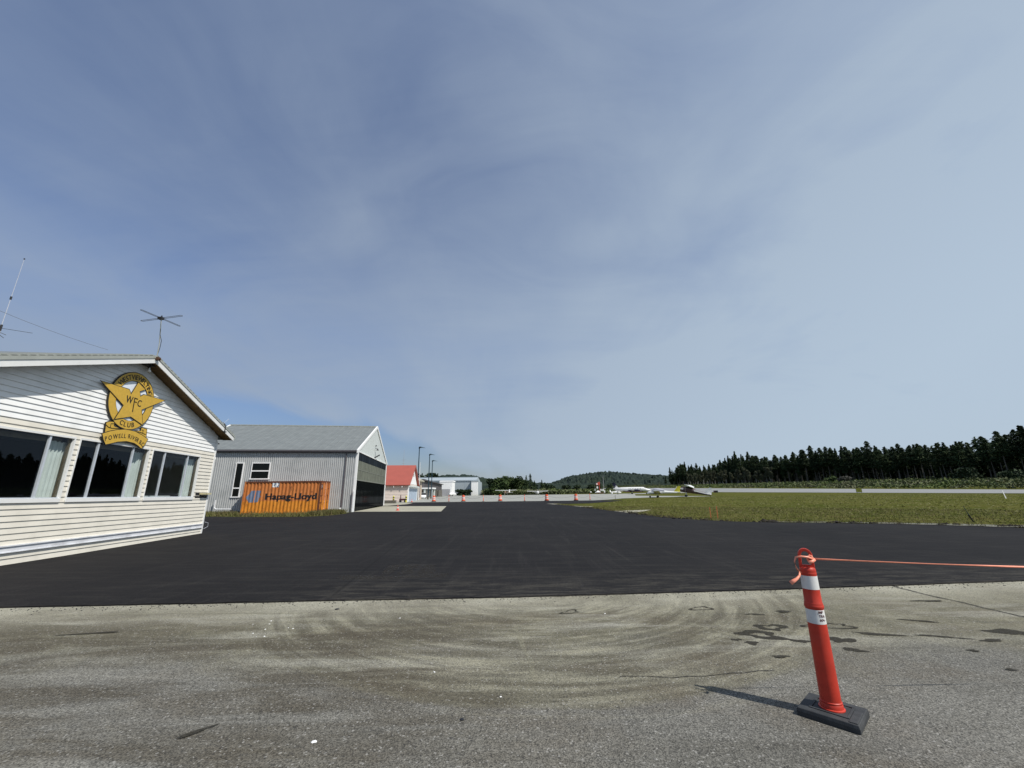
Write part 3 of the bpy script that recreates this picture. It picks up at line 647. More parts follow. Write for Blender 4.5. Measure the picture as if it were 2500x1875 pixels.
# ---------------- grey hangar ----------------
TH2 = R(8.3)
hg = empty('grey_hangar', (-13.9, 36.7, .17), TH2, 'grey corrugated metal hangar with a black and translucent folding door', 'building')
HL_, HW, HE, HR = 14.9, 16.5, 5.28, 8.65
def corr(mb, x0, x1, z0, z1, y, pitch=.165, dep=.048):
    n = int((x1-x0)/pitch); vs = []; fs = []; prof = []
    for k in range(n):
        x = x0 + k*(x1-x0)/n; w = (x1-x0)/n
        prof += [(x, y), (x+w*.22, y), (x+w*.40, y-dep), (x+w*.82, y-dep)]
    prof.append((x1, y))
    for x, yy in prof: vs += [(x, yy, z0), (x, yy, z1)]
    for i in range(len(prof)-1): fs.append((2*i, 2*i+2, 2*i+3, 2*i+1))
    mb.add(vs, fs)
mb = MB(); corr(mb, -HL_, -.12, 0, HE, 0); o = mb.build('side_wall', M['corr'], hg, fix=False)
mb = MB(); mb.box((-HL_, .01, 0), (-.3, .1, HE)); mb.box((-HL_, .01, 0), (-HL_+.1, HW, HE)); mb.box((-HL_, HW-.1, 0), (-.05, HW, HE)); mb.build('wall_core', M['corr'], hg)
mb = MB(); mb.prism([(0, HE-.12), (HW, HE-.12), (HW, HE), (HW/2, HR-.05), (0, HE)], -.12, 0, lambda u, v, h: (h, u, v)); mb.build('gable_panel', M['gable'], hg)
mb = MB(); mb.prism([(0, HE-.12), (HW, HE-.12), (HW, HE), (HW/2, HR-.05), (0, HE)], -HL_, -HL_+.1, lambda u, v, h: (h, u, v)); mb.build('rear_gable', M['gable'], hg)
sl_ = (HR-HE)/(HW/2)
mb = MB()
for sgn in (0, 1):
    vs = []; fs = []; n = 26; prof = []
    for k in range(n):
        x = -HL_-.15 + k*(HL_+.2)/n; w = (HL_+.2)/n; prof += [(x, 0), (x+w*.75, 0), (x+w*.86, .016), (x+w*.94, .016)]
    prof.append((.05, 0))
    for x, h in prof:
        if sgn == 0: vs += [(x, -.25, HE-.25*sl_+.12+h), (x, HW/2, HR+.12+h)]
        else: vs += [(x, HW/2, HR+.12+h), (x, HW+.25, HE-.25*sl_+.12+h)]
    for i in range(len(prof)-1): fs.append((2*i, 2*i+2, 2*i+3, 2*i+1))
    mb.add(vs, fs)
roof = mb.build('roof', M['roofmetal'], hg, fix=False)
mb = MB()
for k in range(60):
    x = -HL_-.1 + k*.25; mb.box((x, HW/2-.12, HR+.10), (x+.13, HW/2+.12, HR+.19))
mb.box((-HL_-.1, HW/2-.16, HR+.08), (0, HW/2+.16, HR+.155)); mb.build('ridge_cap', M['trimgrey'], roof)
for x0, x1 in ((-.04, .09), (-HL_-.2, -HL_-.05)):
    mb = MB()
    for s0, s1 in (((-.28), HW/2), (HW/2, HW+.28)):
        z = lambda y: HR + .16 - abs(y-HW/2)*sl_
        mb.prism([(s0, z(s0)-.26), (s1, z(s1)-.26), (s1, z(s1)+.02), (s0, z(s0)+.02)], x0, x1, lambda u, v, h: (h, u, v))
    mb.build('rake_trim', M['fwhite'], roof)
mb = MB(); mb.box((-HL_, -.32, HE-.10), (-.05, -.16, HE+.03)); mb.box((-HL_, -.18, HE-.2), (-.1, -.035, HE-.12)); mb.build('gutter', M['gutter'], roof)
mb = MB(); mb.box((-.12, -.06, 0), (.06, .22, HE-.02)); mb.box((-.12, HW-.22, 0), (.06, HW+.06, HE-.02)); mb.box((-.02, .22, HE-.10), (.08, HW-.22, HE-.02)); mb.build('door_frame', M['fwhite'], hg)
mb = MB(); mb.box((-.08, .22, 4.48), (.0, HW-.22, HE-.10))
mb.build('door_top_panel', M['doorgloss'], hg)
mb = MB(); mb.box((-.08, .22, 2.78), (-.01, HW-.22, 4.48)); dp = mb.build('door_light_panel', M['translucent'], hg)
mb = MB(); mb.box((-.01, .22, 3.64), (.012, HW-.22, 3.70)); mb.box((-.01, .22, 2.70), (.03, HW-.22, 2.80))
for k in range(9): y = .25 + k*(HW-.5)/8; mb.box((-.01, y-.03, 2.8), (.010, y+.03, 4.48))
mb.build('panel_bars', M['barsgrey'], dp)
mb = MB(); mb.box((-.08, .22, .02), (-.01, HW-.22, 2.70)); mb.build('door_lower_panel', M['doorgloss'], hg)
for (x0, x1, z0, z1, rz) in ((-8.63, -7.12, 2.82, 4.22, 3.52), (-9.88, -9.24, 1.35, 4.22, 2.1)):
    mb = MB(); w = .07
    mb.box((x0, -.11, z0), (x0+w, .0, z1)); mb.box((x1-w, -.11, z0), (x1, .0, z1)); mb.box((x0+w, -.11, z1-w), (x1-w, .0, z1)); mb.box((x0-.04, -.12, z0-.02), (x1+.04, .0, z0+w)); mb.box((x0+w, -.10, rz-.05), (x1-w, 0, rz+.05))
    f = mb.build('window', M['fwhite'], hg)
    mb = MB(); mb.box((x0+w, -.070, z0+w), (x1-w, -.058, z1-w)); mb.build('pane', M['glassdark'], f)
mb = MB(); mb.tube([(-.95, -.09, HE-.2), (-.95, -.09, .45), (-1.15, -.3, .15)], .05); mb.build('downspout', M['gutter'], hg)
mb = MB(); mb.tube([(-.02, -.18, 0.0), (-.02, -.18, 1.75)], .10, 12); mb.build('pipe_guard', M['pvc'], hg)
mb = MB(); mb.tube([(-.75, -.35, .05), (-1.05, -.35, .35)], .08, 10); mb.build('drain_elbow', M['pvc'], hg)
mb = MB(); mb.tube([(-10.9, -.3, 1.15), (-10.9, -.3, .55), (-10.75, -.3, .42), (-9.6, -.3, .40)], .055, 10); mb.build('vent_pipe', M['pvc'], hg)
mb = MB(); mb.tube([(0, 8.2, 6.35), (.25, 8.2, 6.3)], .03); mb.lathe([(.16, 0), (.05, .12), (.03, .2)], 10, (.25, 8.2, 6.15)); mb.lathe([(.09, 0), (.09, .1)], 8, (.05, 8.2, 6.6)); mb.build('gable_lamp', M['black'], hg); mb = MB(); mb.tube([(.05, 8.0, 5.35), (.35, 8.9, 5.7)], .07); mb.build('flood_lamp', M['black'], hg)

# ---------------- shipping container ----------------
ct = empty('shipping_container', (-15.85, 34.45, .17), R(1.5), 'rusty orange ribbed shipping container standing in grass beside the grey hangar', 'container')
ct.scale = (1.03, 1.03, 1.0); CLn = 6.06; CW = 2.44; CH = 2.59; pit = .278; dep = .038
def cprof(x):
    t = ((x+CLn) % pit)/pit
    if t < .25: return 0.
    if t < .5: return dep*(t-.25)/.25
    if t < .75: return dep
    return dep*(1-(t-.75)/.25)
xs = [-CLn+.12]
k = 0
while True:
    done = False
    for q in (.25, .5, .75, 1.):
        x = -CLn + (k+q)*pit
        if x > -CLn+.121 and x < -.121: xs.append(x)
        if x >= -.12: done = True
    k += 1
    if done: break
xs.append(-.12)
mb = MB(); vs = []; fs = []
for x in xs: vs += [(x, cprof(x)+.012, .15), (x, cprof(x)+.012, CH-.11)]
for i in range(len(xs)-1): fs.append((2*i, 2*i+2, 2*i+3, 2*i+1))
mb.add(vs, fs); mb.box((-CLn+.05, .07, .1), (-.03, CW-.02, CH-.03)); mb.box((-CLn+.02, .1, .15), (-CLn+.05, CW-.1, CH-.1))
mb.build('body', M['cont'], ct, fix=False)
mb = MB()
for y in (0, CW-.12): mb.box((-CLn, y, 0), (-CLn+.12, y+.12, CH))
mb.box((-CLn+.12, 0, 0.02), (-.12, .06, .15)); mb.build('frame', M['cont'], ct)
for y in (0, CW-.12):
    mb = MB(); mb.box((-.12, y, 0), (.0, y+.12, CH)); mb.build('corner_post', M['contrail'], ct)
    for z in (0, CH-.12):
        mb = MB(); mb.box((-.17, y-.006, z-.002), (.006, y+.126, z+.118)); mb.build('corner_casting', M['contrail'], ct)
mb = MB(); mb.box((-CLn+.12, 0, CH-.11), (-.12, .06, CH-.01)); mb.box((-.12, .12, CH-.13), (-.02, CW-.12, CH-.01)); mb.box((-CLn+.01, .01, CH), (-.01, CW-.01, CH+.015)); mb.build('top_rail', M['contrail'], ct)
dr = []
for y0, y1 in ((.13, 1.21), (1.23, 2.31)):
    mb = MB(); mb.box((-.10, y0, .16), (-.05, y1, CH-.14))
    for z in (.5, 1.0, 1.5, 2.0): mb.box((-.05, y0+.08, z-.12), (-.035, y1-.08, z+.12))
    d = mb.build('door', M['contdoor'], ct)
    for yb in (y0+.25, y1-.25):
        mb = MB(); mb.tube([(.0, yb, .1), (.0, yb, CH-.08)], .02, 8)
        for z in (.35, .9, 1.45, 2.0): mb.box((-.05, yb-.05, z-.03), (.03, yb+.05, z+.03))
        mb.build('lock_rod', M['contrail'] if yb < y0+.5 else M['contdoor'], d)
    mb = MB()
    for z in (.3, .85, 1.4, 1.95, 2.3): mb = MB(); mb.box((-.05, (y0 if y0 < 1 else y1-.14), z-.05), (-.015, (y0+.14 if y0 < 1 else y1), z+.05)); mb.build('hinge', M['contrail'], d)
mb = MB(); mb.box((-.035, .2, 1.95), (-.03, .42, 2.35)); mb.build('door_label', M['fwhite'], ct)
def paint_on(name, v, f, mat, eps=0.):
    bm = bmesh.new(); bv = [bm.verts.new((p[0], 0, p[1])) for p in v]
    for q in f:
        try: bm.faces.new([bv[i] for i in q])
        except ValueError: pass
    x0 = min(p[0] for p in v); x1 = max(p[0] for p in v); kk = -CLn
    g = kk
    while g < 0:
        if x0 < g < x1: bmesh.ops.bisect_plane(bm, geom=bm.verts[:]+bm.edges[:]+bm.faces[:], plane_co=(g, 0, 0), plane_no=(1, 0, 0))
        g += pit/4
    for w in bm.verts: w.co.y = cprof(w.co.x)+.012-.0035-eps
    bmesh.ops.recalc_face_normals(bm, faces=bm.faces[:])
    me = bpy.data.meshes.new(name); bm.to_mesh(me); bm.free(); me.materials.append(mat); o = bpy.data.objects.new(name, me); COL.objects.link(o); o.parent = ct; return o
v, f = text_geo('Hapag-Lloyd', .68); w0 = min(p[0] for p in v); w1 = max(p[0] for p in v)
for q, (ox, oz) in enumerate(((0, 0), (.034, .018), (-.034, -.018), (.034, -.018), (-.034, .018))):
    LT_ = (-4.28, 3.98); paint_on('lettering', [(LT_[0] + (p[0]-w0)/(w1-w0)*LT_[1] + ox, 1.15+p[1]+oz) for p in v], f, M['inkcont'], q*.0006)
lg = [[(-5.80, 1.33), (-5.42, 1.86), (-5.12, 1.86), (-5.19, .93), (-5.55, .93)], [(-5.06, 1.86), (-4.66, 1.86), (-4.78, 1.55), (-4.63, 1.38), (-4.78, 1.28), (-4.84, .96), (-5.13, .93)]]
lv = []; lf = []
for p in lg: lf.append(tuple(range(len(lv), len(lv)+len(p)))); lv += p
paint_on('emblem', lv, lf, M['logoblue'])
paint_on('owner_label', [(-3.86, 2.12), (-3.36, 2.12), (-3.30, 2.50), (-3.86, 2.50)], [(0, 1, 2, 3)], M['fwhite'])
mb = MB(); mb.add([(-3.5, .004, 2.14), (-3.36, .004, 2.14), (-3.31, .004, 2.48)], [(0, 1, 2)]); mb.add([(-3.74, .004, 2.28), (-3.64, .004, 2.24), (-3.60, .004, 2.38), (-3.70, .004, 2.40)], [(0, 1, 2, 3)]); mb.build('label_mark', M['logoblue'], ct, fix=False)

# ---------------- red-roofed shed ----------------
def wall_lines(mb, x0, x1, z0, z1, y, n): 
    for k in range(n):
        z = z0+(z1-z0)*k/n; h = (z1-z0)/n
        mb.add([(x0, y-.05, z), (x1, y-.05, z), (x1, y, z+h), (x0, y, z+h), (x0, y, z), (x1, y, z)], [(0, 1, 2, 3), (0, 4, 5, 1)])
shed = empty('red_roof_shed', (-18.12, 72.01, .42), R(6), 'pale pink wooden shed with a steep red roof and pale blue doors', 'building')
SW, SD, SE, SR = 8.5, 13.0, 2.85, 6.35
mb = MB(); mb.box((-SW, .0, 0), (0, SD, SE)); mb.prism([(0, SE), (SD, SE), (SD/2, SR)], -SW, -.01, lambda u, v, h: (h, u, v)); wall_lines(mb, -SW, 0, .1, SE-.1, -.0, 11)
mb.build('wall', M['pinkwall'], shed)
mb = MB(); sl2 = (SR-SE)/(SD/2)
for s in (0, 1):
    y0, z0 = (-.45, SE-.45*sl2+.1); pts4 = [(y0, z0), (SD/2, SR+.1), (SD/2, SR+.25), (y0-.05, z0+.12)]
    if s: pts4 = [(SD-y, z) for y, z in pts4]
    mb.prism(pts4, -SW-.3, .4, lambda u, v, h: (h, u, v))
rf = mb.build('roof', M['redroof'], shed)
mb = MB()
for k in range(6): mb.box((-SW+.5+k*1.4, -.42, SE-.42), (-SW+.62+k*1.4, -.02, SE-.22))
mb.build('rafter_tails', M['fwhite'], rf)
mb = MB(); mb.box((-.02, .8, .05), (.07, SD-.8, SE-.55)); mb.build('door', M['bluedoor'], shed)
mb = MB(); mb.box((0, .0, 0), (.1, .8, SE-.1)); mb.box((0, SD-.8, 0), (.1, SD, SE-.1)); mb.box((0, .8, SE-.55), (.14, SD-.8, SE-.35)); mb.build('door_trim', M['fwhite'], shed)
mb = MB(); mb.prism([(1.2, SE+.2), (SD-1.2, SE+.2), (SD/2, SR-.35)], -.01, .03, lambda u, v, h: (h, u, v)); mb.build('gable_boards', M['fwhite'], shed)
mb = MB(); mb.box((.03, SD/2-.25, SR-1.9), (.08, SD/2+.25, SR-1.4)); mb.build('gable_vent', M['stone'], shed)
mb = MB(); mb.box((.1, .6, SE-.35), (.55, SD-.6, SE-.1)); mb.build('door_hood', M['gable'], shed)
mb = MB(); mb.tube([(-23.9, 90, 0.3), (-23.9, 90, 11.2)], [.06, .02]); mb.tube([(-24.3, 90, 9.), (-23.5, 90, 9.)], .02); mb.tube([(-24.2, 90, 8.2), (-23.6, 90, 8.2)], .02); tag(mb.build('radio_mast', M['fgrey'], None), 'thin grey radio mast rising behind the red roof', 'mast')
mb = MB(); mb.tube([(-19.9, 88.5, 0.3), (-19.9, 88.5, 8.3)], [.09, .03]); tag(mb.build('flag_pole', M['fwhite'], None), 'short white pole beside the red gable peak', 'pole')
# items beside the shed
mb = MB(); mb.box((-21.5, 62.0, .38), (-17.3, 62.5, .80)); 
tag(mb.build('concrete_barrier', M['stone'], None, bevel=.03), 'low grey concrete barrier in front of the pink shed wall', 'barrier')
def bollard(x, y, label, h=1.0):
    e = empty('yellow_bollard', (x, y, gz(x, y)), 0, label, 'bollard', 'yellow bollards by the shed')
    mb = MB(); mb.lathe([(.13, 0), (.13, h*.9), (.08, h)], 12); mb.build('post', M['yellow'], e, True)
    mb = MB(); mb.lathe([(.135, h*.35), (.135, h*.5)], 12); mb.build('black_band', M['black'], e)
    mb = MB(); mb.lathe([(.135, h*.65), (.135, h*.8)], 12); mb.build('black_band', M['black'], e)
bollard(-19.1, 67.2, 'yellow and black bollard standing alone before the pink shed wall', 1.1)
bollard(-17.3, 68.0, 'yellow bollard beside the dark red pump cart', 1.1)
cart = empty('pump_cart', (-17.9, 68.6, gz(-17, 68)), 0, 'dark red pump cart standing at the corner of the pink shed', 'cart')
mb = MB(); mb.box((-.6, -.25, .3), (.5, .25, .62)); mb.build('tank', M['maroon'], cart)
mb = MB(); mb.tube([(-.45, 0, .6), (-.45, 0, 1.2)], .07); mb.build('pump', M['maroon'], cart)
for x in (-.4, .4):
    mb = MB(); mb.tube([(x, -.3, .2), (x, -.24, .2)], .2, 14); mb.build('wheel', M['tyre'], cart)
# ---------------- tower kiosk, dark terminal, canopy ----------------
kk = empty('beige_kiosk', (-22.4, 93.5, gz(-22, 93)), R(4), 'narrow beige building with a small flat hipped cap roof', 'building')
mb = MB(); mb.box((-2, 0, 0), (1.0, 6.5, 4.0)); mb.build('wall', M['beigewall'], kk)
mb = MB(); mb.loft([[(-2.5, -.5, 4.0), (1.5, -.5, 4.0), (1.5, 7, 4.0), (-2.5, 7, 4.0)], [(-2.5, -.5, 4.25), (1.5, -.5, 4.25), (1.5, 7, 4.25), (-2.5, 7, 4.25)], [(-1.2, 1, 5.0), (.2, 1, 5.0), (.2, 5.5, 5.0), (-1.2, 5.5, 5.0)]]); mb.build('roof', M['pad'], kk)
mb = MB(); mb.box((1.0, 3.0, .5), (1.04, 3.8, 3.6)); mb.build('window', M['maroon'], kk)
tm = empty('dark_terminal', (-26.9, 124, gz(-28, 124)), R(2.6), 'dark shingled low building with a sloping roof and pale canopy', 'building')
mb = MB(); mb.box((-12, 0, 2.7), (0, 46, 4.9)); mb.build('upper_wall', M['darkwall'], tm)
mb = MB(); mb.box((-12, .3, 0), (-.3, 30, 2.7)); mb.box((-12, 30, 0), (.2, 46, 2.7)); mb.build('lower_wall', M['stone'], tm)
mb = MB(); mb.prism([(-.8, 5.05), (47, 4.8), (47, 5.0), (-.8, 5.45)], -12.5, .6, lambda u, v, h: (h, u, v)); mb.build('roof', M['darkwall'], tm)
mb = MB(); mb.box((-6, -3.2, 2.55), (3.6, 3.0, 2.95)); cn = mb.build('canopy', M['fwhite'], tm)
for x, y in ((3.2, -2.8), (1.2, -2.8), (3.2, 2.5), (-1.2, -2.8)):
    mb = MB(); mb.box((x-.22, y-.22, 0), (x+.22, y+.22, 2.55)); mb.build('column', M['gable'], tm)
for y in (3.5, 6.5, 10, 14, 18, 23):
    mb = MB(); mb.box((-.32, y, .6), (-.27, y+1.6, 2.3)); mb.build('window', M['glassdark'], tm)
mb = MB(); mb.box((.22, 32, .2), (.26, 34, 2.6)); mb.build('window', M['glassdark'], tm)
ln = empty('cream_lean_to', (-29.6, 172, gz(-30, 172)), 0, 'small cream annex between the dark building and white shed', 'building')
mb = MB(); mb.box((-6, 0, 0), (-2.2, 8, 4.6)); mb.build('wall', M['beigewall'], ln)
mb = MB(); mb.box((-6.3, -.3, 4.6), (-1.9, 8.3, 4.85)); mb.build('roof', M['fwhite'], ln)
mb = MB(); mb.box((-3.6, -.04, .2), (-3.1, 0, 4.)); mb.build('door', M['stone'], ln)
wsd = empty('white_shed', (-33.9, 192, gz(-34, 192)), 0, 'bright white box shed with a grey roller door below', 'building')
mb = MB(); mb.box((0, 0, 0), (5.9, 9, 6.5)); mb.build('wall', M['fwhite'], wsd)
mb = MB(); mb.box((.25, -.06, .02), (5.6, 0, 3.1)); mb.build('roller_door', M['fgrey'], wsd)
mb = MB(); mb.loft([[(-.15, -.2, 6.5), (6.2, -.2, 6.5), (6.2, 9.2, 6.5), (-.15, 9.2, 6.5)], [(.1, 1.8, 6.9), (6, 1.8, 6.9), (6, 9.2, 6.9), (.1, 9.2, 6.9)]]); mb.build('roof', M['fwhite'], wsd)
bh = empty('big_far_hangar', (-17.8, 212, gz(-20, 212)), R(0), 'long pale metal hangar far across the apron with blue-grey trim', 'building')
mb = MB(); mb.box((-36, 0, 0), (0, 26, 7.1)); mb.build('wall', M['fpale'], bh)
mb = MB(); mb.box((-3.1, -3.2, 0), (0, 0, 7.0)); mb.build('corner_bay', M['fwhite'], bh)
mb = MB(); mb.prism([(-.3, 7.4), (26.3, 7.4), (26.3, 7.8), (13, 9.4), (-.3, 7.6)], -36.4, -1, lambda u, v, h: (h, u, v)); mb.build('roof', M['fpale'], bh)
mb = MB(); mb.box((-36.2, -.3, 7.1), (-3.1, .1, 7.45)); mb.box((-3.4, -3.5, 7.0), (.3, 0, 7.4)); mb.box((-36.4, 12.6, 9.4), (-1, 13.4, 9.65)); mb.box((-6.6, -.06, 0), (-6.35, 0, 7.1)); mb.build('trim', M['froof'], bh)

# ---------------- car ----------------
car = empty('parked_car', (-24.1, 112, gz(-24, 112)), R(-80), 'small silver car parked under the pale canopy', 'car')
mb = MB(); mb.loft([[(x, y*w, z) for y, z in ((-.86, .3), (-.88, .6), (-.84, h), (.84, h), (.88, .6), (.86, .3))] for x, w, h in ((-2.1, .85, .7), (-1.9, 1, .88), (-.9, 1, .95), (.9, 1, .95), (1.9, .97, .78), (2.1, .85, .6))]); mb.build('body', M['fwhite'], car, True)
mb = MB(); mb.loft([[(x0, y*.8, .94), (x0, -y*.8, .94), (x1, -y*.68, 1.42), (x1, y*.68, 1.42)] for x0, x1, y in ((-1.7, -1.2, 1), (.95, .4, 1))]); mb.build('cabin', M['glassdark'], car)
mb = MB(); mb.box((-1.2, -.66, 1.42), (.4, .66, 1.47)); mb.build('roof', M['fwhite'], car)
for x in (-1.3, 1.3):
    for y in (-.86, .7):
        mb = MB(); mb.tube([(x, y, .32), (x, y+.16, .32)], .32, 16); mb.build('wheel', M['tyre'], car)

# ---------------- lamp posts ----------------
def lamp(x, y, ztop, label):
    z = gz(x, y); e = empty('lamp_post', (x, y, z), 0, label, 'street lamp', 'tall dark lamp posts by the apron'); H = ztop-z
    mb = MB(); mb.tube([(0, 0, 0), (0, 0, H-.35), (.15, 0, H-.15)], [.13, .085, .08], 10); mb.build('pole', M['post'], e, True)
    mb = MB(); mb.lathe([(.2, 0), (.2, .5), (.14, .55)], 10); mb.build('base', M['stone'], e)
    mb = MB(); mb.loft([[(-.1, -.12, H-.42), (.1, -.12, H-.30), (.1, .12, H-.30), (-.1, .12, H-.42)], [(-.05, -.22, H-.12), (.35, -.26, H-.22), (.35, .26, H-.22), (-.05, .22, H-.12)], [(.1, -.15, H+.02), (.95, -.18, H-.30), (.95, .18, H-.30), (.1, .15, H+.02)]]); hd = mb.build('lamp_head', M['post'], e); hd.scale = (1.35, 1.35, 1.0)
lamp(-19.66, 86.0, 11.4, 'tallest-looking dark lamp post just right of the red roof')
lamp(-19.25, 95.0, 10.75, 'dark lamp post in the middle of the three')
lamp(-20.6, 105.5, 10.15, 'shortest-looking dark lamp post, rightmost of the three')

# ---------------- drums, posts, cones ----------------
def drum_proto():
    e = empty('traffic_drum', (0, 0, 0), 0, 'x', 'traffic drum', 'orange drums along the apron edge')
    mb = MB(); mb.lathe([(.29, .09), (.29, .3), (.275, .31), (.275, .52), (.26, .53), (.26, .74), (.24, .75), (.235, .93), (.19, .97)], 20); mb.build('body', M['orange'], e, True)
    for z0, z1, r in ((.34, .47, .282), (.58, .71, .267)):
        mb = MB(); mb.lathe([(r, z0), (r, z1)], 20); mb.build('white_band', M['reflwhite'], e, True)
    mb = MB(); mb.lathe([(.40, 0), (.40, .06), (.30, .10)], 16); mb.build('base', M['tyre'], e)
    mb = MB(); mb.tube([(-.08, 0, .96), (-.06, 0, 1.04), (.06, 0, 1.04), (.08, 0, .96)], .015, 6); mb.build('handle', M['orange'], e)
    return e
def post_proto():
    e = empty('tube_delineator', (0, 0, 0), 0, 'x', 'delineator', 'thin orange posts between the drums')
    mb = MB(); mb.lathe([(.055, .03), (.05, .95), (.03, 1.0)], 10); mb.build('tube', M['orange'], e, True)
    mb = MB(); mb.lathe([(.054, .62), (.053, .74)], 10); mb.build('white_band', M['reflwhite'], e)
    mb = MB(); mb.lathe([(.2, 0), (.2, .03), (.07, .05)], 12); mb.build('base', M['tyre'], e)
    return e
def copy_tree(o, parent=None, deep=True):
    c = o.copy(); COL.objects.link(c)
    if parent is not None: c.parent = parent
    for ch in list(o.children): copy_tree(ch, c)
    return c
def place(proto, used, x, y, label, rz=0):
    e = proto if not used else copy_tree(proto)
    e.location = (x, y, gz(x, y)+.03); e.rotation_euler = (0, 0, rz); e['label'] = label; return e
P = [('d', -13.28, 70.4, 'orange drum nearest the beige kiosk, leftmost in the row'), ('p', -10.82, 70.8, 'thin orange post between the first and second drums'),
     ('d', -8.29, 70.0, 'orange drum before the white shed, second from left'), ('p', -4.92, 69.3, 'thin orange post between the second and middle drums'),
     ('d', -2.17, 69.6, 'orange drum below the tan high-wing airplane, middle of the row'), ('p', 1.85, 69.0, 'thin orange post below the dark conifers'),
     ('d', 5.39, 67.9, 'orange drum fourth from left, right of the small white airplane'), ('d', 10.17, 68.4, 'orange drum nearest the grass, rightmost in the row'),
     ('p', 12.9, 70.9, 'thin post right of the last drum at the grass corner')]
dp_, pp_ = drum_proto(), post_proto(); ud = up_ = False; pts_ = []
for k, x, y, lab in P:
    if k == 'd': place(dp_, ud, x, y, lab); ud = True
    else: place(pp_, up_, x, y, lab); up_ = True
    pts_.append((x, y))
pts_.append((17.8, 73.5))
for i, ((a, b), (c, d)) in enumerate(zip(pts_, pts_[1:])):
    mb = MB(); z0 = gz(a, b)+.88; z1 = gz(c, d)+.88
    if i == len(pts_)-2: z1 = gz(c, d)+.5
    mb.tube([(a+(c-a)*t/8, b+(d-b)*t/8, z0+(z1-z0)*t/8 - 4*.42*(t/8)*(1-t/8)) for t in range(9)], .012, 5)
    tag(mb.build('barrier_tape', M['cable'], None), 'thin sagging line strung between the orange drums and posts', 'tape', 'lines strung along the row of drums')
mb = MB(); mb.lathe([(.04, 0), (.035, .75)], 8, (17.8, 73.5, gz(17.8, 73.5))); tag(mb.build('wooden_stake', M['trunk'], None), 'short thin stake on the apron edge at the end of the drum line', 'stake')
cone = empty('traffic_cone', (0, 0, 0), 0, 'x', 'traffic cone', 'red traffic cones')
mb = MB(); mb.lathe([(.17, .03), (.03, .70), (.02, .71)], 16); mb.build('cone_body', M['redcone'], cone, True)
mb = MB(); mb.box((-.24, -.24, 0), (.24, .24, .04)); mb.build('base', M['redcone'], cone)
mb = MB(); mb.lathe([(.118, .3), (.088, .44)], 16); mb.build('white_band', M['reflwhite'], cone)
cone.scale = (.68, .68, .68); place(cone, False, -10.4, 38.1, 'red traffic cone alone on the pale concrete hangar pad')
place(cone, True, -16.9, 70.2, 'small red cone by the blue shed doors', .4)

# ---------------- foreground delineator ----------------
dl = empty('tube_delineator_post', (2.245, 3.385, .012), R(-47.5), 'large red-orange tube delineator on a black rubber base in the foreground', 'delineator')
mb = MB()
W2, L2 = .160, .172
mb.loft([[(sx*(L2+a), sy*(W2+a), z) for sx, sy in ((-1, -1), (1, -1), (1, 1), (-1, 1))] for a, z in ((.006, 0), (.006, .030), (0, .05))])
base = mb.build('rubber_base', M['rubber'], dl, bevel=.004)
mb = MB()
for a in ((-.10, -.10), (.10, -.10)): pass
mb.box((-.115, -.105, .0495), (.115, -.09, .056)); mb.box((-.115, .09, .0495), (.115, .105, .056)); mb.box((-.115, -.09, .0495), (-.10, .09, .056)); mb.box((.10, -.09, .0495), (.115, .09, .056)); mb.build('base_rib', M['rubber'], base, bevel=.002)
mb = MB(); mb.box((.118, -.15, .0495), (.166, .05, .056)); mb.build('base_tab', M['rubber'], base, bevel=.003)
rot = Matrix.Rotation(R(-1.2), 4, 'Y')
leanM = Matrix.Rotation(-dl.rotation_euler.z, 4, 'Z') @ Matrix.Rotation(R(.5), 4, 'Y')
def dlathe(name, prof, mat, par=dl, n=40):
    mb = MB(); mb.M = leanM; mb.lathe(prof, n); return mb.build(name, mat, par, True)
tube = dlathe('tube', [(.078, .048), (.078, .056), (.069, .060), (.069, .082), (.066, .086), (.0675, .090), (.0675, .096), (.0630, .100), (.0615, .30), (.0590, .60), (.0575, .690), (.0605, .694), (.0625, .703), (.0615, .712), (.0590, .716), (.0595, .722), (.0585, .728), (.0560, .732), (.0545, .82), (.0530, .925), (.0540, .928), (.0540, .934), (.0520, .938), (.0530, .944), (.0530, .955), (.0490, .968), (.040, .975)], M['redorange'])
dlathe('reflective_band', [(.0580, .685), (.0598, .592)][::-1], M['reflwhite']); dlathe('reflective_band', [(.0553, .822), (.0540, .915)], M['reflwhite'])
mb = MB(); mb.M = leanM   # flat loop handle
outer = []; inner = []
for k in range(33):
    a = math.pi*k/32; outer.append((.047*math.cos(a), 1.055+.052*math.sin(a))); inner.append((.027*math.cos(a), 1.052+.033*math.sin(a)))
outer = [(.050, .965)] + outer + [(-.050, .965)]; inner = [(.030, .990)] + inner + [(-.030, .990)]
vs = []; fs = []; n = len(outer)
for (a, b), (c, d) in zip(outer, inner):
    vs += [(a, -.013, b), (c, -.013, d), (c, .013, d), (a, .013, b)]
for i in range(n-1):
    for q in range(4): fs.append((4*i+q, 4*i+(q+1)%4, 4*(i+1)+(q+1)%4, 4*(i+1)+q))
fs += [(0, 4*(n-1), 4*(n-1)+1, 1), (1, 4*(n-1)+1, 4*(n-1)+2, 2), (2, 4*(n-1)+2, 4*(n-1)+3, 3), (3, 4*(n-1)+3, 4*(n-1), 0)]
rz_ = Matrix.Rotation(R(-27), 4, 'Z'); mb.M = leanM @ rz_
mb.add(vs, fs); mb.build('handle', M['redorange'], dl, bevel=.004)
mb = MB(); mb.M = leanM    # worn sticker lettering wrapped round the band
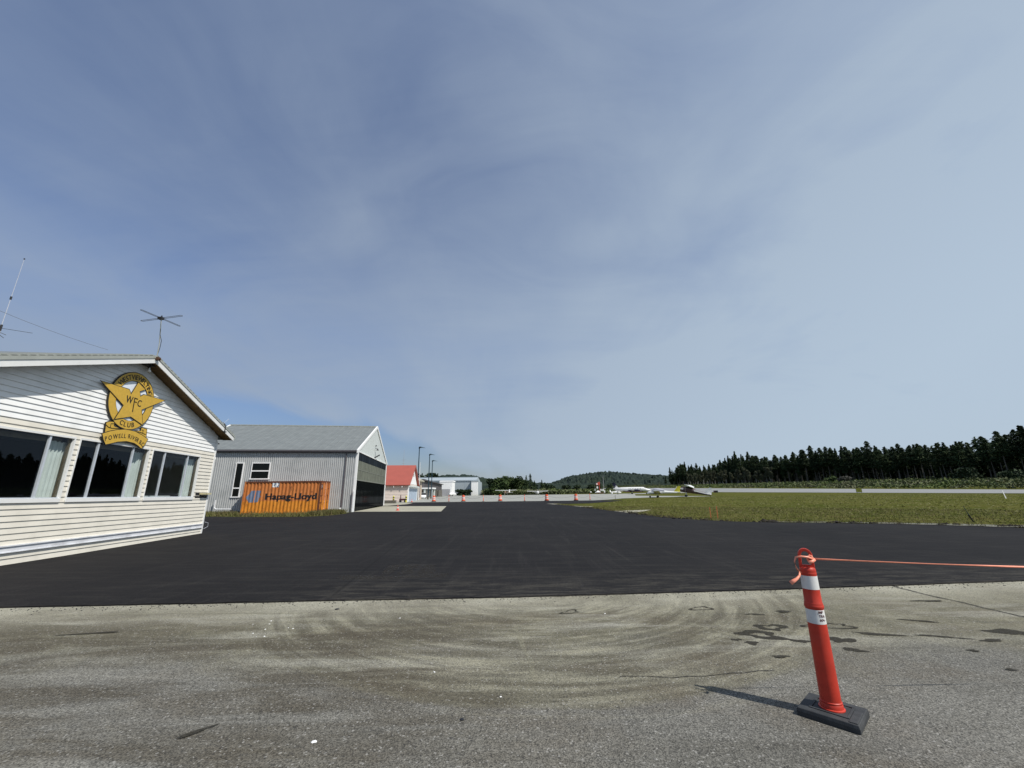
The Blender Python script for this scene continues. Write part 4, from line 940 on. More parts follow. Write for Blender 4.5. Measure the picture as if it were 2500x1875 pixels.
for row, (tx, col) in enumerate((('IMP', 0), ('TRA', 0), ('604-', 1))):
    v, f = text_geo(tx, .024, .0006); x0 = min(p[0] for p in v)
    vs = []
    for p in v:
        a = R(-106) + (p[0]-x0)/.0595 + row*.02; vs.append((.0602*math.cos(a), .0602*math.sin(a), .664-row*.026+p[1]))
    mb.add(vs, f)
mb.build('sticker_lettering', M['maroon'], tube, fix=False)
# ribbon tape: runs from the handle out to the right, tail fluttering behind
def ribbon(name, pts, w, par=None, twist=None, lab=None):
    vs = []; fs = []
    for i, p in enumerate(pts):
        p = Vector(p); a = (twist[i] if twist else 0); d = (Vector(pts[min(i+1, len(pts)-1)])-Vector(pts[max(i-1, 0)])).normalized()
        u = Vector((0, 0, 1)); u = (u - d*u.dot(d)).normalized(); s = d.cross(u); q = (u*math.cos(a)+s*math.sin(a))*(w[i] if isinstance(w, list) else w)/2
        vs += [p-q, p+q]
        if i: fs.append((2*i-2, 2*i, 2*i+1, 2*i-1))
    o = mesh_obj(name, vs, fs, M['tape'], par, True); m = o.modifiers.new('s', 'SOLIDIFY'); m.thickness = .0012; return o
tp = empty('flagging_tape', (2.275, 3.36, 1.045), 0, 'orange flagging tape tied to the foreground delineator and stretched right', 'tape')
n = 40; A = Vector((0.02, 0, .0)); B = Vector((5.6, .2, -.155)); pts = []; tw = []; ww = []
for i in range(n+1):
    t = i/n; p = A.lerp(B, t) + Vector((0, 0, -.045*4*t*(1-t))); pts.append(p); tw.append(.25+.5*math.sin(t*16)+.2*math.sin(t*37)); ww.append(.0115 + .003*math.sin(t*22+1))
ribbon('strand', pts, ww, tp, tw)
mb = MB()
for k in range(4):
    mb.M = Matrix.Rotation(R(35+k*27), 4, 'Y') @ Matrix.Rotation(R(k*31), 4, 'X'); rr = [(.022+.004*math.sin(k+j))*1.0 for j in range(13)]
    mb.tube([(rr[j]*math.cos(j*math.pi/6), .004*math.sin(j), rr[j]*math.sin(j*math.pi/6)*.8) for j in range(13)], .006, 6)
mb.build('knot', M['tape'], tp, True)
ribbon('wrap', [(.01, -.02, .0), (-.03, -.022, .015), (-.075, -.014, .02), (-.105, .01, .012), (-.112, .02, -.02), (-.110, .015, -.07), (-.098, .0, -.10)], .014, tp, [.3, .2, 0, .3, .6, .5, .3])
ribbon('loose_end', [(-.098, .0, -.09), (-.11, -.005, -.115), (-.135, -.01, -.135), (-.16, -.008, -.15), (-.185, 0, -.168)], [.012, .014, .02, .026, .03], tp, [.4, .6, 1., .7, .5])
ribbon('inner_end', [(.015, -.03, .0), (-.01, -.035, -.012), (-.04, -.03, -.022)], [.016, .02, .024], tp, [.2, .5, .3])

# ---------------- ground marks and litter ----------------
def blob(name, cx, cy, rx, ry, rot, mat, off, label, cat, n=26, amp=.22, hole=0, thick=.0, group=None, seed=1):
    r_ = random.Random(seed); vs = []; fs = []; ph = [r_.uniform(0, 6.28) for _ in range(4)]
    rad = [1 + amp*(.5*math.sin(2*2*math.pi*k/n+ph[0])+.4*math.sin(3*2*math.pi*k/n+ph[1])+.3*math.sin(5*2*math.pi*k/n+ph[2])) + r_.uniform(-.06, .06) for k in range(n)]
    ca, sa = math.cos(rot), math.sin(rot)
    for k in range(n):
        a = 2*math.pi*k/n
        for s in (1, hole):
            x = rx*rad[k]*s*math.cos(a); y = ry*rad[k]*s*math.sin(a); vs.append((cx+x*ca-y*sa, cy+x*sa+y*ca, off+gz(cx, cy)))
    for k in range(n): j = (k+1) % n; fs.append((2*k, 2*j, 2*j+1, 2*k+1))
    o = mesh_obj(name, vs, fs, mat); tag(o, label, cat, group, 'structure'); return o
def mat_stain():
    t = NT('oil_stain'); v = t.obj(); o = t.t.nodes['Material Output']; a = t.noise(v, 60, 3, .7)
    t.setc(t.mix(t.rng(a, .35, .65), (.026, .024, .019), (.055, .051, .040)), .85, 0, .12)
    tr = t.n('ShaderNodeBsdfTransparent'); mx = t.n('ShaderNodeMixShader', {0: t.rng(t.math('ADD', t.noise(v, 22, 5, .75), t.math('MULTIPLY', t.noise(v, 120, 2, .6), .35)), .48, .66, .25, .92)})
    t.l(tr.outputs[0], mx.inputs[1]); t.l(t.b.outputs[0], mx.inputs[2]); t.l(mx.outputs[0], o.inputs[0]); return t.m
M['stain'] = mat_stain(); M['crumb'] = simple('asphalt_crumb', (.022, .021, .022), .9)
SG = 'oil stains on the old asphalt'
ST = [(3.0, 5.33, .15, .13, .1, .45), (2.72, 5.08, .24, .13, -.15, .38), (2.49, 4.83, .07, .05, -.5, 0), (2.38, 4.93, .05, .035, .2, 0), (3.02, 4.87, .09, .05, -.35, 0), (3.47, 4.89, .13, .085, .15, 0), (3.38, 4.60, .10, .045, -.2, 0), (5.53, 5.05, .24, .11, -.2, 0), (3.1, 5.85, .10, .03, 0, 0), (2.55, 6.15, .13, .10, .2, .75), (.75, 6.05, .11, .09, .3, .75), (4.0, 5.05, .22, .04, -.35, 0), (4.6, 4.95, .2, .03, -.3, 0), (3.7, 5.35, .26, .10, .1, .82), (4.9, 5.5, .16, .03, -.4, 0), (4.5, 4.55, .06, .025, 0, 0), (5.0, 4.82, .12, .035, 0, 0), (-4.98, 5.37, .26, .03, .15, 0), (-2.17, 3.26, .11, .022, .75, 0), (2.55, 4.45, .08, .03, -.2, 0), (5.2, 4.6, .1, .035, .1, 0), (5.9, 6.4, .18, .04, 0, 0), (3.55, 5.95, .10, .04, 0, 0), (4.35, 4.1, .05, .02, 0, 0)]
for i, (x, y, a, b, r, h) in enumerate(ST): blob('oil_stain', x, y, a, b, r, M['stain'], .0145+.0003*i, None, None, hole=h, seed=i+4, amp=.5)
def ground_line(name, pts, w, mat, off, seed=2, amp=.04):
    r_ = random.Random(seed); P2 = []
    for (a, b), (c, d) in zip(pts, pts[1:]):
        m = max(3, int(math.hypot(c-a, d-b)/.12))
        for k in range(m): t = k/m; P2.append((a+(c-a)*t+r_.uniform(-amp, amp)*.5, b+(d-b)*t+r_.uniform(-amp, amp)*.5))
    P2.append(pts[-1]); vs = []; fs = []
    for i, (x, y) in enumerate(P2):
        q = P2[min(i+1, len(P2)-1)]; p = P2[max(i-1, 0)]; dx, dy = q[0]-p[0], q[1]-p[1]; l = math.hypot(dx, dy) or 1; ww = w*(.6+.8*r_.random())/2
        vs += [(x-dy/l*ww, y+dx/l*ww, off), (x+dy/l*ww, y-dx/l*ww, off)]
        if i: fs.append((2*i-2, 2*i, 2*i+1, 2*i-1))
    return tag(mesh_obj(name, vs, fs, mat), kind='structure')
def mat_fade(name, c, cov=.5):
    t = NT(name); v = t.obj(); o = t.t.nodes['Material Output']
    t.setc(c, .9, 0, .2); tr = t.n('ShaderNodeBsdfTransparent'); f = t.rng(t.noise(v, 28, 5, .75), .5-.14*(cov*2-1)-.12, .5-.14*(cov*2-1)+.12)
    mx = t.n('ShaderNodeMixShader', {0: t.math('MULTIPLY', f, .8)}); t.l(tr.outputs[0], mx.inputs[1]); t.l(t.b.outputs[0], mx.inputs[2]); t.l(mx.outputs[0], o.inputs[0]); return t.m
M['fadedark'] = mat_fade('crack_tar', (.035, .033, .03), .7); M['fadepale'] = mat_fade('faded_paint', (.30, .285, .21), .40); M['dust'] = mat_fade('dust_track', (.048, .044, .038), .35)
ground_line('asphalt_crack', [(6.25, 7.36), (6.22, 6.8), (6.28, 6.2), (6.3, 5.65), (6.9, 5.1)], .05, M['fadedark'], .0150)
ground_line('asphalt_crack', [(.9, 4.05), (1.35, 4.02), (1.9, 4.1), (2.3, 4.14)], .02, M['fadedark'], .0152, 5)
ground_line('faded_line', [(.0, 5.5), (.08, 4.8), (.19, 4.0)], .05, M['fadepale'], .0151)
ground_line('faded_line', [(2.1, 5.5), (2.5, 4.93)], .07, M['fadepale'], .0153, 6)
ground_line('faded_line', [(-6.3, 6.15), (-4.5, 6.2), (-2.9, 6.13)], .07, M['fadepale'], .0154, 7)
for i, (x, y) in enumerate(((-2.62, 8.75), (-2.25, 8.78), (-1.83, 8.75))):   # scuffed dust pads left on the new asphalt
    ground_line('dust_mark', [(x-.05, y+1.1), (x+.07, y)], .26, M['dust'], .0335+.0006*i, 20+i, .02)
ground_line('dust_mark', [(-3.4, 8.55), (-2.4, 8.45), (-1.3, 8.62)], .3, M['dust'], .0362, 31, .05)
lt = random.Random(12)
def pebble(name, x, y, s, mat, lab, cat, grp=None, flat=.4):
    bm = bmesh.new(); bmesh.ops.create_icosphere(bm, subdivisions=1, radius=s)
    for v in bm.verts: v.co = Vector((v.co.x*lt.uniform(.7, 1.4), v.co.y*lt.uniform(.6, 1.1), v.co.z*flat))
    me = bpy.data.meshes.new(name); bm.to_mesh(me); bm.free(); me.materials.append(mat); o = bpy.data.objects.new(name, me); COL.objects.link(o); o.location = (x, y, .012+gz(x, y)+s*flat*.5); o.rotation_euler = (0, 0, lt.uniform(0, 3)); return tag(o, lab, cat, grp)
pebble('paper_scrap', -1.31, 3.14, .022, M['fwhite'], 'small white paper scrap on the near asphalt', 'litter', flat=.15)
pebble('tar_chip', -.38, 3.39, .022, M['black'], 'black chip lying on the asphalt near the bottom centre', 'litter', flat=.3)
pebble('tar_chip', -2.49, 6.31, .035, M['black'], 'black chip near the seam of the new black paving', 'litter', flat=.3)
for k in range(13):
    if k < 9: x, y = -2.95+lt.gauss(0, .22), 5.5+lt.gauss(0, .16)
    else: x, y = lt.uniform(-5, 1.5), lt.uniform(3, 6)
    pebble('white_pebble', x, y, lt.uniform(.006, .014), M['fwhite'], 'tiny white stone chip scattered on the old asphalt', 'pebble', 'white stone chips scattered on the old asphalt')

cr = []
for k in range(1500):
    x = rnd.uniform(-12, 13); ys_ = pw([(a, b) for a, b in SEAM], x); d_ = -abs(rnd.gauss(0, .14)) if rnd.random() < .8 else abs(rnd.gauss(0, .25)); cr.append((x, ys_+d_, rnd.uniform(.003, .010)))
vs = []; fs = []
for x, y, q in cr:
    b = len(vs); z = .014 if y < pw(SEAM, x) else .032
    vs += [(x-q, y-q*.6, z), (x+q, y-q*.7, z), (x+q*.8, y+q, z), (x-q*.7, y+q*.8, z), (x, y, z+q*1.1)]; fs += [(b, b+1, b+4), (b+1, b+2, b+4), (b+2, b+3, b+4), (b+3, b, b+4)]
tag(mesh_obj('asphalt_crumbs', vs, fs, M['crumb']), 'loose black asphalt crumbs scattered along the paving seam', 'grit', kind='stuff')
# dirt clods along the grass edge
def clod(name, x, y, s, seed, mat=None):
    r_ = random.Random(seed); bm = bmesh.new()
    for q in range(11):
        ox, oy, ss = r_.gauss(0, s*1.5), r_.gauss(0, s*.5), s*r_.uniform(.25, .75); n0 = len(bm.verts)
        bmesh.ops.create_icosphere(bm, subdivisions=1, radius=1); bm.verts.ensure_lookup_table()
        for v in bm.verts[n0:]:
            k = 1+r_.uniform(-.4, .4); v.co = Vector((ox+v.co.x*ss*1.3*k, oy+v.co.y*ss*k, max(-.2, v.co.z)*ss*k*.9))
    me = bpy.data.meshes.new(name); bm.to_mesh(me); bm.free(); me.materials.append(mat or M['dirt']); o = bpy.data.objects.new(name, me); COL.objects.link(o); o.location = (x, y, gz(x, y)+.03); o.rotation_euler = (0, 0, r_.uniform(-.4, .4))
    return tag(o, 'dark clod of dug-up earth at the grass edge of the black paving', 'clod', 'earth clods along the grass edge')
EDGE = edge_in[::-1]
for i, (x, y, s) in enumerate([(12.35, 21.0, .17), (12.75, 20.9, .12), (13.7, 20.55, .09), (14.9, 20.1, .10), (15.3, 20.0, .15), (15.75, 19.85, .12), (16.4, 19.5, .09), (17.3, 19.15, .08), (18.6, 18.5, .14), (18.95, 18.35, .12), (19.9, 17.5, .15), (20.25, 17.3, .13), (21.4, 17.3, .13), (22.5, 16.5, .09), (8.35, 31.5, .10), (8.3, 30.2, .13), (8.4, 29.2, .15), (8.5, 28.0, .12), (8.8, 26.5, .13), (9.1, 25.2, .12), (9.6, 23.8, .14), (10.2, 22.9, .12), (10.9, 22.1, .08), (24, 16.4, .12), (6.9, 41., .13), (7.2, 39, .14), (7.4, 37, .12)]): clod('earth_clod', x, y, s, i)

# ---------------- grass blades ----------------
def blades(name, pts, h, w, mat, label, lean=.5):
    n = len(pts); P0 = np.array([(x, y, gz(x, y)) for x, y in pts]); a = rng.uniform(0, np.pi, n); hh = h*rng.uniform(.5, 1.3, n); ww = w*rng.uniform(.6, 1.3, n)
    d = np.stack([np.cos(a), np.sin(a), np.zeros(n)], 1); ln_ = rng.normal(0, lean, (n, 2))*hh[:, None]
    v = np.zeros((n, 3, 3)); v[:, 0] = P0-d*ww[:, None]; v[:, 1] = P0+d*ww[:, None]; v[:, 2] = P0; v[:, 2, 2] += hh; v[:, 2, :2] += ln_
    f = np.arange(3*n).reshape(n, 3)
    o = mesh_obj(name, v.reshape(-1, 3), [tuple(map(int, q)) for q in f], mat); return tag(o, label, 'grass', kind='stuff')
def inpoly(x, y, poly):
    c = False; n = len(poly); j = n-1
    for i in range(n):
        xi, yi = poly[i]; xj, yj = poly[j]
        if (yi > y) != (yj > y) and x < (xj-xi)*(y-yi)/(yj-yi)+xi: c = not c
        j = i
    return c
def scatter(poly, n):
    xs = [p[0] for p in poly]; ys = [p[1] for p in poly]; o = []
    while len(o) < n:
        x = rnd.uniform(min(xs), max(xs)); y = rnd.uniform(min(ys), max(ys))
        if inpoly(x, y, poly): o.append((x, y))
    return o
strip = [(-60, 33.5), (-30, 32.4), (-23.05, 31.95), (-20, 31.0), (-16.55, 30.35), (-14.5, 30.4), (-13.7, 31.4), (-13.6, 33.6), (-14.1, 35.9), (-15.3, 36.4), (-28.9, 34.4), (-60, 40)]
blades('long_grass', scatter(strip, 9000) + scatter([(-16.2, 33.0), (-14.0, 32.6), (-13.8, 34.4), (-14.4, 36.2), (-16., 36.3)], 3500) + scatter([(-26.5, 33.0), (-22.3, 33.3), (-22.2, 35), (-26.5, 35)], 2500), .30, .022, M['grassblade'], 'long unmown grass round the orange container and hangar wall')
gp = [(x-.0, y+.0) for x, y in edge_in]
field = edge_in[::-1] + [(60, 12.8), (60, 60), (40, 80), (20, 66), (9.8, 52)]
near_f = [p for p in scatter([(6, 22), (13, 20.9), (19.9, 17.6), (34, 15.6), (34, 30), (9.2, 44), (7.8, 44)], 26000) if inpoly(*p, field)]
blades('field_grass', near_f, .085, .012, M['grassblade'], 'short mown grass of the field beside the black paving', .8)
far_f = [p for p in scatter([(10, 30), (34, 22), (60, 24), (90, 50), (90, 95), (40, 92), (18, 68), (8.5, 46)], 26000)]
blades('far_field_grass', far_f[:15000], .05, .055, M['drytuft'], 'pale dry tufts of mown grass further out on the airfield', 2.2)
edgep = []
for (a, b), (c, d) in zip(EDGE, EDGE[1:]):
    L_ = math.hypot(c-a, d-b)
    for k in range(int(L_*60)): t = rnd.random(); o_ = abs(rnd.gauss(0, .35)); nx_, ny_ = -(d-b)/L_, (c-a)/L_; edgep.append((a+(c-a)*t+nx_*o_, b+(d-b)*t+ny_*o_))
blades('edge_grass', [p for p in edgep if inpoly(p[0], p[1], field)], .16, .014, M['grassblade'], 'ragged taller grass tufts fringing the edge of the black paving', .7)

# ---------------- small things on the field ----------------
def stake(x, y, h, mat, lab, lean=0, name='survey_stake', w=.02, cat='stake'):
    mb = MB(); z = gz(x, y); mb.add([(x-w, y-.01, z), (x+w, y-.01, z), (x+w, y+.01, z), (x-w, y+.01, z), (x-w+lean, y-.01, z+h), (x+w+lean, y-.01, z+h), (x+w+lean, y+.01, z+h), (x-w+lean, y+.01, z+h)], [(0,1,2,3),(4,5,6,7),(0,1,5,4),(1,2,6,5),(2,3,7,6),(3,0,4,7)])
    return tag(mb.build(name, mat, None), lab, cat)
M['lath'] = simple('orange_lath', (.42, .13, .04), .8, var=.3, scale=20)
stake(11.1, 24.0, .62, M['lath'], 'orange survey lath in the grass, left one of two')
stake(11.37, 23.75, .68, M['lath'], 'orange survey lath in the grass, right one of two')
dk = empty('leaning_marker', (21.3, 19.85, gz(21, 20)), 0, 'dark thin marker leaning left in the grass near the paving edge', 'marker')
mb = MB(); mb.tube([(0, 0, 0), (-.14, 0, .34)], [.02, .035]); mb.build('lower_sleeve', M['black'], dk)
mb = MB(); mb.tube([(-.14, 0, .34), (-.27, 0, .72)], [.014, .010]); mb.build('rod', M['post'], dk)
stake(64.0, 54.9, 1.0, M['fwhite'], 'white marker pole leaning slightly in the far grass', -.18, 'marker_pole', .06, 'marker')
ys = empty('runway_sign', (103.9-6, 119, gz(98, 119)), R(-35), 'small yellow taxiway sign on legs beside the runway', 'sign')
mb = MB(); mb.box((-.65, -.12, .2), (.65, .12, 1.15)); mb.build('cabinet', M['black'], ys)
mb = MB(); mb.box((-.6, -.14, .25), (.6, -.121, 1.1)); mb.build('face', M['yellow'], ys)
mb = MB(); mb.box((-.22, -.146, .4), (-.14, -.1405, .95)); mb.box((.12, -.146, .4), (.2, -.1405, .95)); mb.build('marking', M['black'], ys)
for x in (-.5, .5): 
    mb = MB(); mb.box((x-.04, -.04, 0), (x+.04, .04, .2)); mb.build('leg', M['fgrey'], ys)
rs = empty('distance_sign', (85.8, 178, gz(86, 178)), R(-20), 'low black sign box seen from behind near the runway', 'sign')
mb = MB(); mb.box((-.85, -.15, .15), (.85, .15, 1.0)); mb.build('cabinet', M['black'], rs)
mb = MB(); mb.box((-.7, -.17, .3), (-.3, -.155, .8)); mb.build('face', M['maroon'], rs)
for x in (-.6, .6):
    mb = MB(); mb.box((x-.04, -.04, 0), (x+.04, .04, .15)); mb.build('leg', M['fgrey'], rs)

# ---------------- airplanes ----------------
def ell(x, cy, cz, ry, rz, n=14, p=2.2):
    o = []
    for k in range(n):
        a = 2*math.pi*k/n; c, s = math.cos(a), math.sin(a)
        o.append((x, cy+ry*math.copysign(abs(c)**(2/p), c), cz+rz*math.copysign(abs(s)**(2/p), s)))
    return o
def foil(mb, root, tip, cr, ct_, th, sweep=0):
    # wing from root(x,y,z) leading edge to tip; chord along -x
    def sec(p, c): 
        return [(p[0]-c*t, p[1], p[2]+th*c*h) for t, h in ((0, 0), (.08, .5), (.3, .85), (.6, .6), (1, .05), (1, -.03), (.5, -.35), (.1, -.35))]
    mb.loft([sec(root, cr), sec(tip, ct_)])
def fin(mb, pts, y, t): mb.prism(pts, y-t, y+t, lambda u, v, h: (u, h, v))
def wheel(par, x, y, r=.2, w=.12): mb = MB(); mb.tube([(x, y-w/2, r), (x, y+w/2, r)], r, 14); return mb.build('wheel', M['tyre'], par)
def leg(par, a, b, r=.04, mat='planewhite'): mb = MB(); mb.tube([a, b], r, 6); return mb.build('gear_leg', M[mat], par)
def high_wing(name, loc, rz, label, wingmat, bodymat, S=10.6, hz_=2.25, stripe=None):
    e = empty(name, loc, rz, label, 'airplane')
    mb = MB(); mb.loft([ell(x, 0, z, ry, rz2) for x, z, ry, rz2 in ((1.9, 1.25, .12, .12), (1.75, 1.25, .38, .36), (.9, 1.3, .5, .48), (.45, 1.45, .55, .68), (-.9, 1.5, .52, .66), (-2.2, 1.35, .34, .42), (-4.9, 1.25, .08, .16))]); fu = mb.build('fuselage', bodymat, e, True)
    mb = MB(); mb.loft([ell(x, 0, z, ry, rz2) for x, z, ry, rz2 in ((.62, 1.72, .5, .12), (.3, 1.88, .5, .26), (-.9, 1.88, .48, .25), (-1.3, 1.75, .4, .15))]); mb.build('windows', M['glassdark'], fu, True)
    for s in (-1, 1):
        mb = MB(); foil(mb, (.55, s*.0, hz_-.05), (.5, s*S/2, hz_+.08), 1.65, 1.15, .11); mb.build('wing', wingmat, e)
        mb = MB(); mb.tube([(.1, s*.5, 1.0), (.1, s*2.5, hz_-.02)], .035, 6); mb.build('wing_strut', wingmat, e)
        leg(e, (-.1, s*.4, .9), (-.1, s*1.15, .25), .05); wheel(e, -.1, s*1.18)
        mb = MB(); foil(mb, (-4.1, 0, 1.35), (-4.35, s*1.7, 1.35), .95, .6, .08); mb.build('tailplane', wingmat, e)
    mb = MB(); fin(mb, [(-3.6, 1.45), (-4.5, 2.75), (-5.0, 2.8), (-5.1, 1.3), (-4.5, 1.25)], 0, .05); mb.build('fin', wingmat, e)
    mb = MB(); mb.box((1.92, -.06, .45), (1.98, .06, 2.05)); mb.lathe([(.12, 0), (.12, .05)], 8, (1.9, 0, 1.23)); mb.build('propeller', M['black'], e)
    if stripe:
        for s in (-1, 1):
            mb = MB(); mb.add([(1.2, s*.56, 1.38), (-2.2, s*.39, 1.40), (-4.6, s*.16, 1.26), (-4.6, s*.14, 1.42), (-2.2, s*.36, 1.68), (1.2, s*.54, 1.66)], [(0, 1, 4, 5), (1, 2, 3, 4)]); mb.build('stripe', stripe, fu, fix=False)
    return e
e = high_wing('high_wing_airplane', (-3.5, 197.5, gz(-4, 197)), R(-112), 'tan and white high-wing airplane nosing forward at the far apron edge', M['planewhite'], M['camo'])
leg(e, (1.3, 0, .9), (1.3, 0, .2)); wheel(e, 1.3, 0, .18)
e = high_wing('high_wing_airplane', (11.9, 204, gz(12, 204)-.25), R(-95), 'white high-wing airplane facing the camera beyond the fourth drum', M['planewhite'], M['planewhite'], 10.3, 1.95)
leg(e, (1.3, 0, .9), (1.3, 0, .2)); wheel(e, 1.3, 0, .18)
# taildragger, nose left, tail low
e = high_wing('high_wing_airplane', (38.3, 93.6, gz(37, 93)+.10), R(152), 'white-winged taildragger with a maroon body, shade painted in, behind the yellow fin', M['planewhite'], M['taupe'], 10.6, 2.42, M['planewhite'])
e.rotation_euler = (0, R(-11.5), R(152)); 
for ch in e.children:
    if ch.name.startswith('wing') and 'strut' not in ch.name: ch.rotation_euler = (0, R(-11), 0)
o = wheel(e, -4.9, 0, .10, .08); o.location.z = .82
# low wing with yellow fin
lw = empty('low_wing_airplane', (29.4, 86.3, gz(29, 86)+.02), R(158), 'small white low-wing airplane with a yellow fin and grey canopy cover', 'airplane')
mb = MB(); mb.loft([ell(x, 0, z, ry, rz2) for x, z, ry, rz2 in ((1.75, .95, .10, .10), (1.6, .95, .3, .26), (.9, 1.0, .45, .34), (.2, 1.05, .5, .40), (-1.0, 1.1, .42, .38), (-2.4, 1.02, .22, .24), (-4.6, .95, .06, .12))]); fu = mb.build('fuselage', M['planewhite'], lw, True)
mb = MB(); mb.loft([ell(x, 0, z, ry, rz2) for x, z, ry, rz2 in ((.95, 1.28, .35, .06), (.4, 1.46, .50, .40), (-.5, 1.44, .52, .44), (-1.6, 1.36, .36, .16))]); mb.build('canopy_cover', M['planegrey'], fu, True)
mb = MB(); mb.loft([ell(x, 0, z, ry, rz2) for x, z, ry, rz2 in ((.5, 1.0, .55, .12), (.2, .95, .56, .30), (-.6, .95, .52, .30), (-1.0, 1.0, .46, .1))]); mb.build('side_cover', M['planegrey'], fu, True)
for s in (-1, 1):
    mb = MB(); foil(mb, (.5, 0, .78), (.35, s*4.4, 1.32), 1.5, 1.05, .15); mb.build('wing', M['planewhite'], lw)
    leg(lw, (-.2, s*.9, .8), (-.2, s*1.0, .2)); wheel(lw, -.2, s*1.0, .2)
    mb = MB(); foil(mb, (-4.0, 0, 1.0), (-4.1, s*1.4, 1.0), .75, .6, .08); mb.build('tailplane', M['planewhite'], lw)
leg(lw, (1.3, 0, .8), (1.3, 0, .2)); wheel(lw, 1.3, 0, .18)
mb = MB(); fin(mb, [(-3.3, 1.1), (-4.15, 2.15), (-4.75, 2.2), (-4.5, 1.0)], 0, .05); mb.build('fin', M['finyel'], lw)
mb = MB(); fin(mb, [(-3.15, 1.05), (-4.0, 2.12), (-4.14, 2.14), (-3.31, 1.09)], 0, .055); mb.build('fin_edge', M['planewhite'], lw)
mb = MB(); mb.box((1.78, -.05, .35), (1.82, .05, 1.6)); mb.build('propeller', M['fgrey'], lw)
# twin turboprop
al = empty('twin_turboprop', (52.7, 187, gz(54, 187)), R(-14), 'white twin-engine commuter plane with a navy T-tail parked beyond the apron', 'airplane')
al.scale = (.91, .91, .91)
mb = MB(); mb.loft([ell(x, 0, z, ry, rz2, 18) for x, z, ry, rz2 in ((9.2, 1.75, .08, .08), (8.9, 1.75, .34, .30), (8.0, 1.8, .62, .52), (7.2, 1.88, .76, .68), (6.4, 2.15, .84, .95), (5.6, 2.25, .87, 1.08), (-2.2, 2.25, .87, 1.08), (-4.6, 2.4, .62, .85), (-7.6, 2.65, .22, .42), (-8.2, 2.7, .1, .25))]); fu = mb.build('fuselage', M['planewhite'], al, True)
for k in range(8):
    mb = MB(); mb.box((4.5-k*.78, -.895, 2.28), (4.25-k*.78, -.80, 2.70)); mb.build('cabin_window', M['glassdark'], fu, bevel=.03)
mb = MB(); mb.loft([ell(x, 0, z, ry, rz2, 14) for x, z, ry, rz2 in ((7.05, 2.28, .60, .22), (6.6, 2.66, .66, .34), (6.1, 2.9, .60, .30))]); mb.build('cockpit_window', M['glassdark'], fu, True)
mb = MB(); mb.loft([ell(x, 0, z, ry, rz2, 12) for x, z, ry, rz2 in ((6.3, 1.3, .3, .1), (4.5, 1.2, .80, .22), (-2, 1.2, .80, .22), (-4.5, 1.6, .5, .2))]); mb.build('belly', M['maroon'], al, True)
for s in (-1, 1):
    mb = MB(); foil(mb, (1.6, 0, 1.45), (.9, s*8.8, 2.1), 2.5, 1.0, .13); mb.build('wing', M['planewhite'], al)
    mb = MB(); mb.loft([ell(x, s*2.75, 1.75, r, r*1.1, 12) for x, r in ((4.0, .12), (3.7, .32), (2.6, .45), (0, .42), (-1.8, .12))]); nc = mb.build('engine', M['navy'] if s < 0 else M['planewhite'], al, True)
    mb = MB()
    for k in range(4):
        a = R(45+k*90); mb.add([(4.0, s*2.75-.08*math.sin(a), 1.75+.08*math.cos(a)), (4.0, s*2.75+.08*math.sin(a), 1.75-.08*math.cos(a)), (4.02, s*2.75+1.35*math.cos(a)+.06*math.sin(a), 1.75+1.35*math.sin(a)-.06*math.cos(a)), (4.02, s*2.75+1.35*math.cos(a)-.06*math.sin(a), 1.75+1.35*math.sin(a)+.06*math.cos(a))], [(0, 1, 2, 3)])
    mb.build('propeller', M['black'], nc)
    leg(al, (.2, s*2.6, 1.4), (.2, s*2.6, .35), .09); wheel(al, .2, s*2.45, .36, .22); wheel(al, .2, s*2.8, .36, .22)
    mb = MB(); foil(mb, (-7.6, 0, 5.4), (-8.0, s*2.8, 5.4), 1.5, .8, .09); mb.build('tailplane', M['navy'], al)
leg(al, (7.0, 0, 1.2), (7.0, 0, .3), .07); wheel(al, 7.0, 0, .28, .2)
mb = MB(); fin(mb, [(-4.4, 2.95), (-6.2, 3.5), (-7.6, 5.35), (-9.2, 5.4), (-7.8, 2.6)], 0, .09); fn = mb.build('fin', M['navy'], al)
mb = MB(); fin(mb, [(-6.0, 3.0), (-6.8, 3.95), (-7.35, 4.3), (-7.2, 3.7), (-7.9, 3.5), (-7.3, 2.95)], 0, .10); mb.build('fin_emblem', M['planewhite'], fn)
# small glider-like aircraft left of the turboprop
gl = empty('small_glider', (44.5, 180, gz(44, 180)), R(24), 'small pale glider with a white wing beside the commuter plane', 'airplane')
mb = MB(); mb.loft([ell(x, 0, z, ry, rz2, 10) for x, z, ry, rz2 in ((2.2, .8, .08, .08), (1.6, .85, .3, .32), (.6, .95, .34, .42), (-1, .95, .2, .24), (-3.6, 1.0, .06, .1))]); mb.build('fuselage', M['planewhite'], gl, True)
mb = MB(); mb.loft([ell(x, 0, z, ry, rz2, 10) for x, z, ry, rz2 in ((1.7, 1.05, .15, .08), (1.2, 1.2, .27, .2), (.4, 1.2, .27, .2), (0, 1.1, .15, .1))]); mb.build('canopy', M['glassdark'], gl, True)
for s in (-1, 1):
    mb = MB(); foil(mb, (.6, 0, 1.2), (.5, s*3.6, 1.4), .9, .5, .1); mb.build('wing', M['planewhite'], gl)
mb = MB(); fin(mb, [(-3.0, 1.0), (-3.4, 1.9), (-3.8, 1.9), (-3.7, .95)], 0, .04); mb.build('fin', M['planewhite'], gl); wheel(gl, .4, 0, .2)
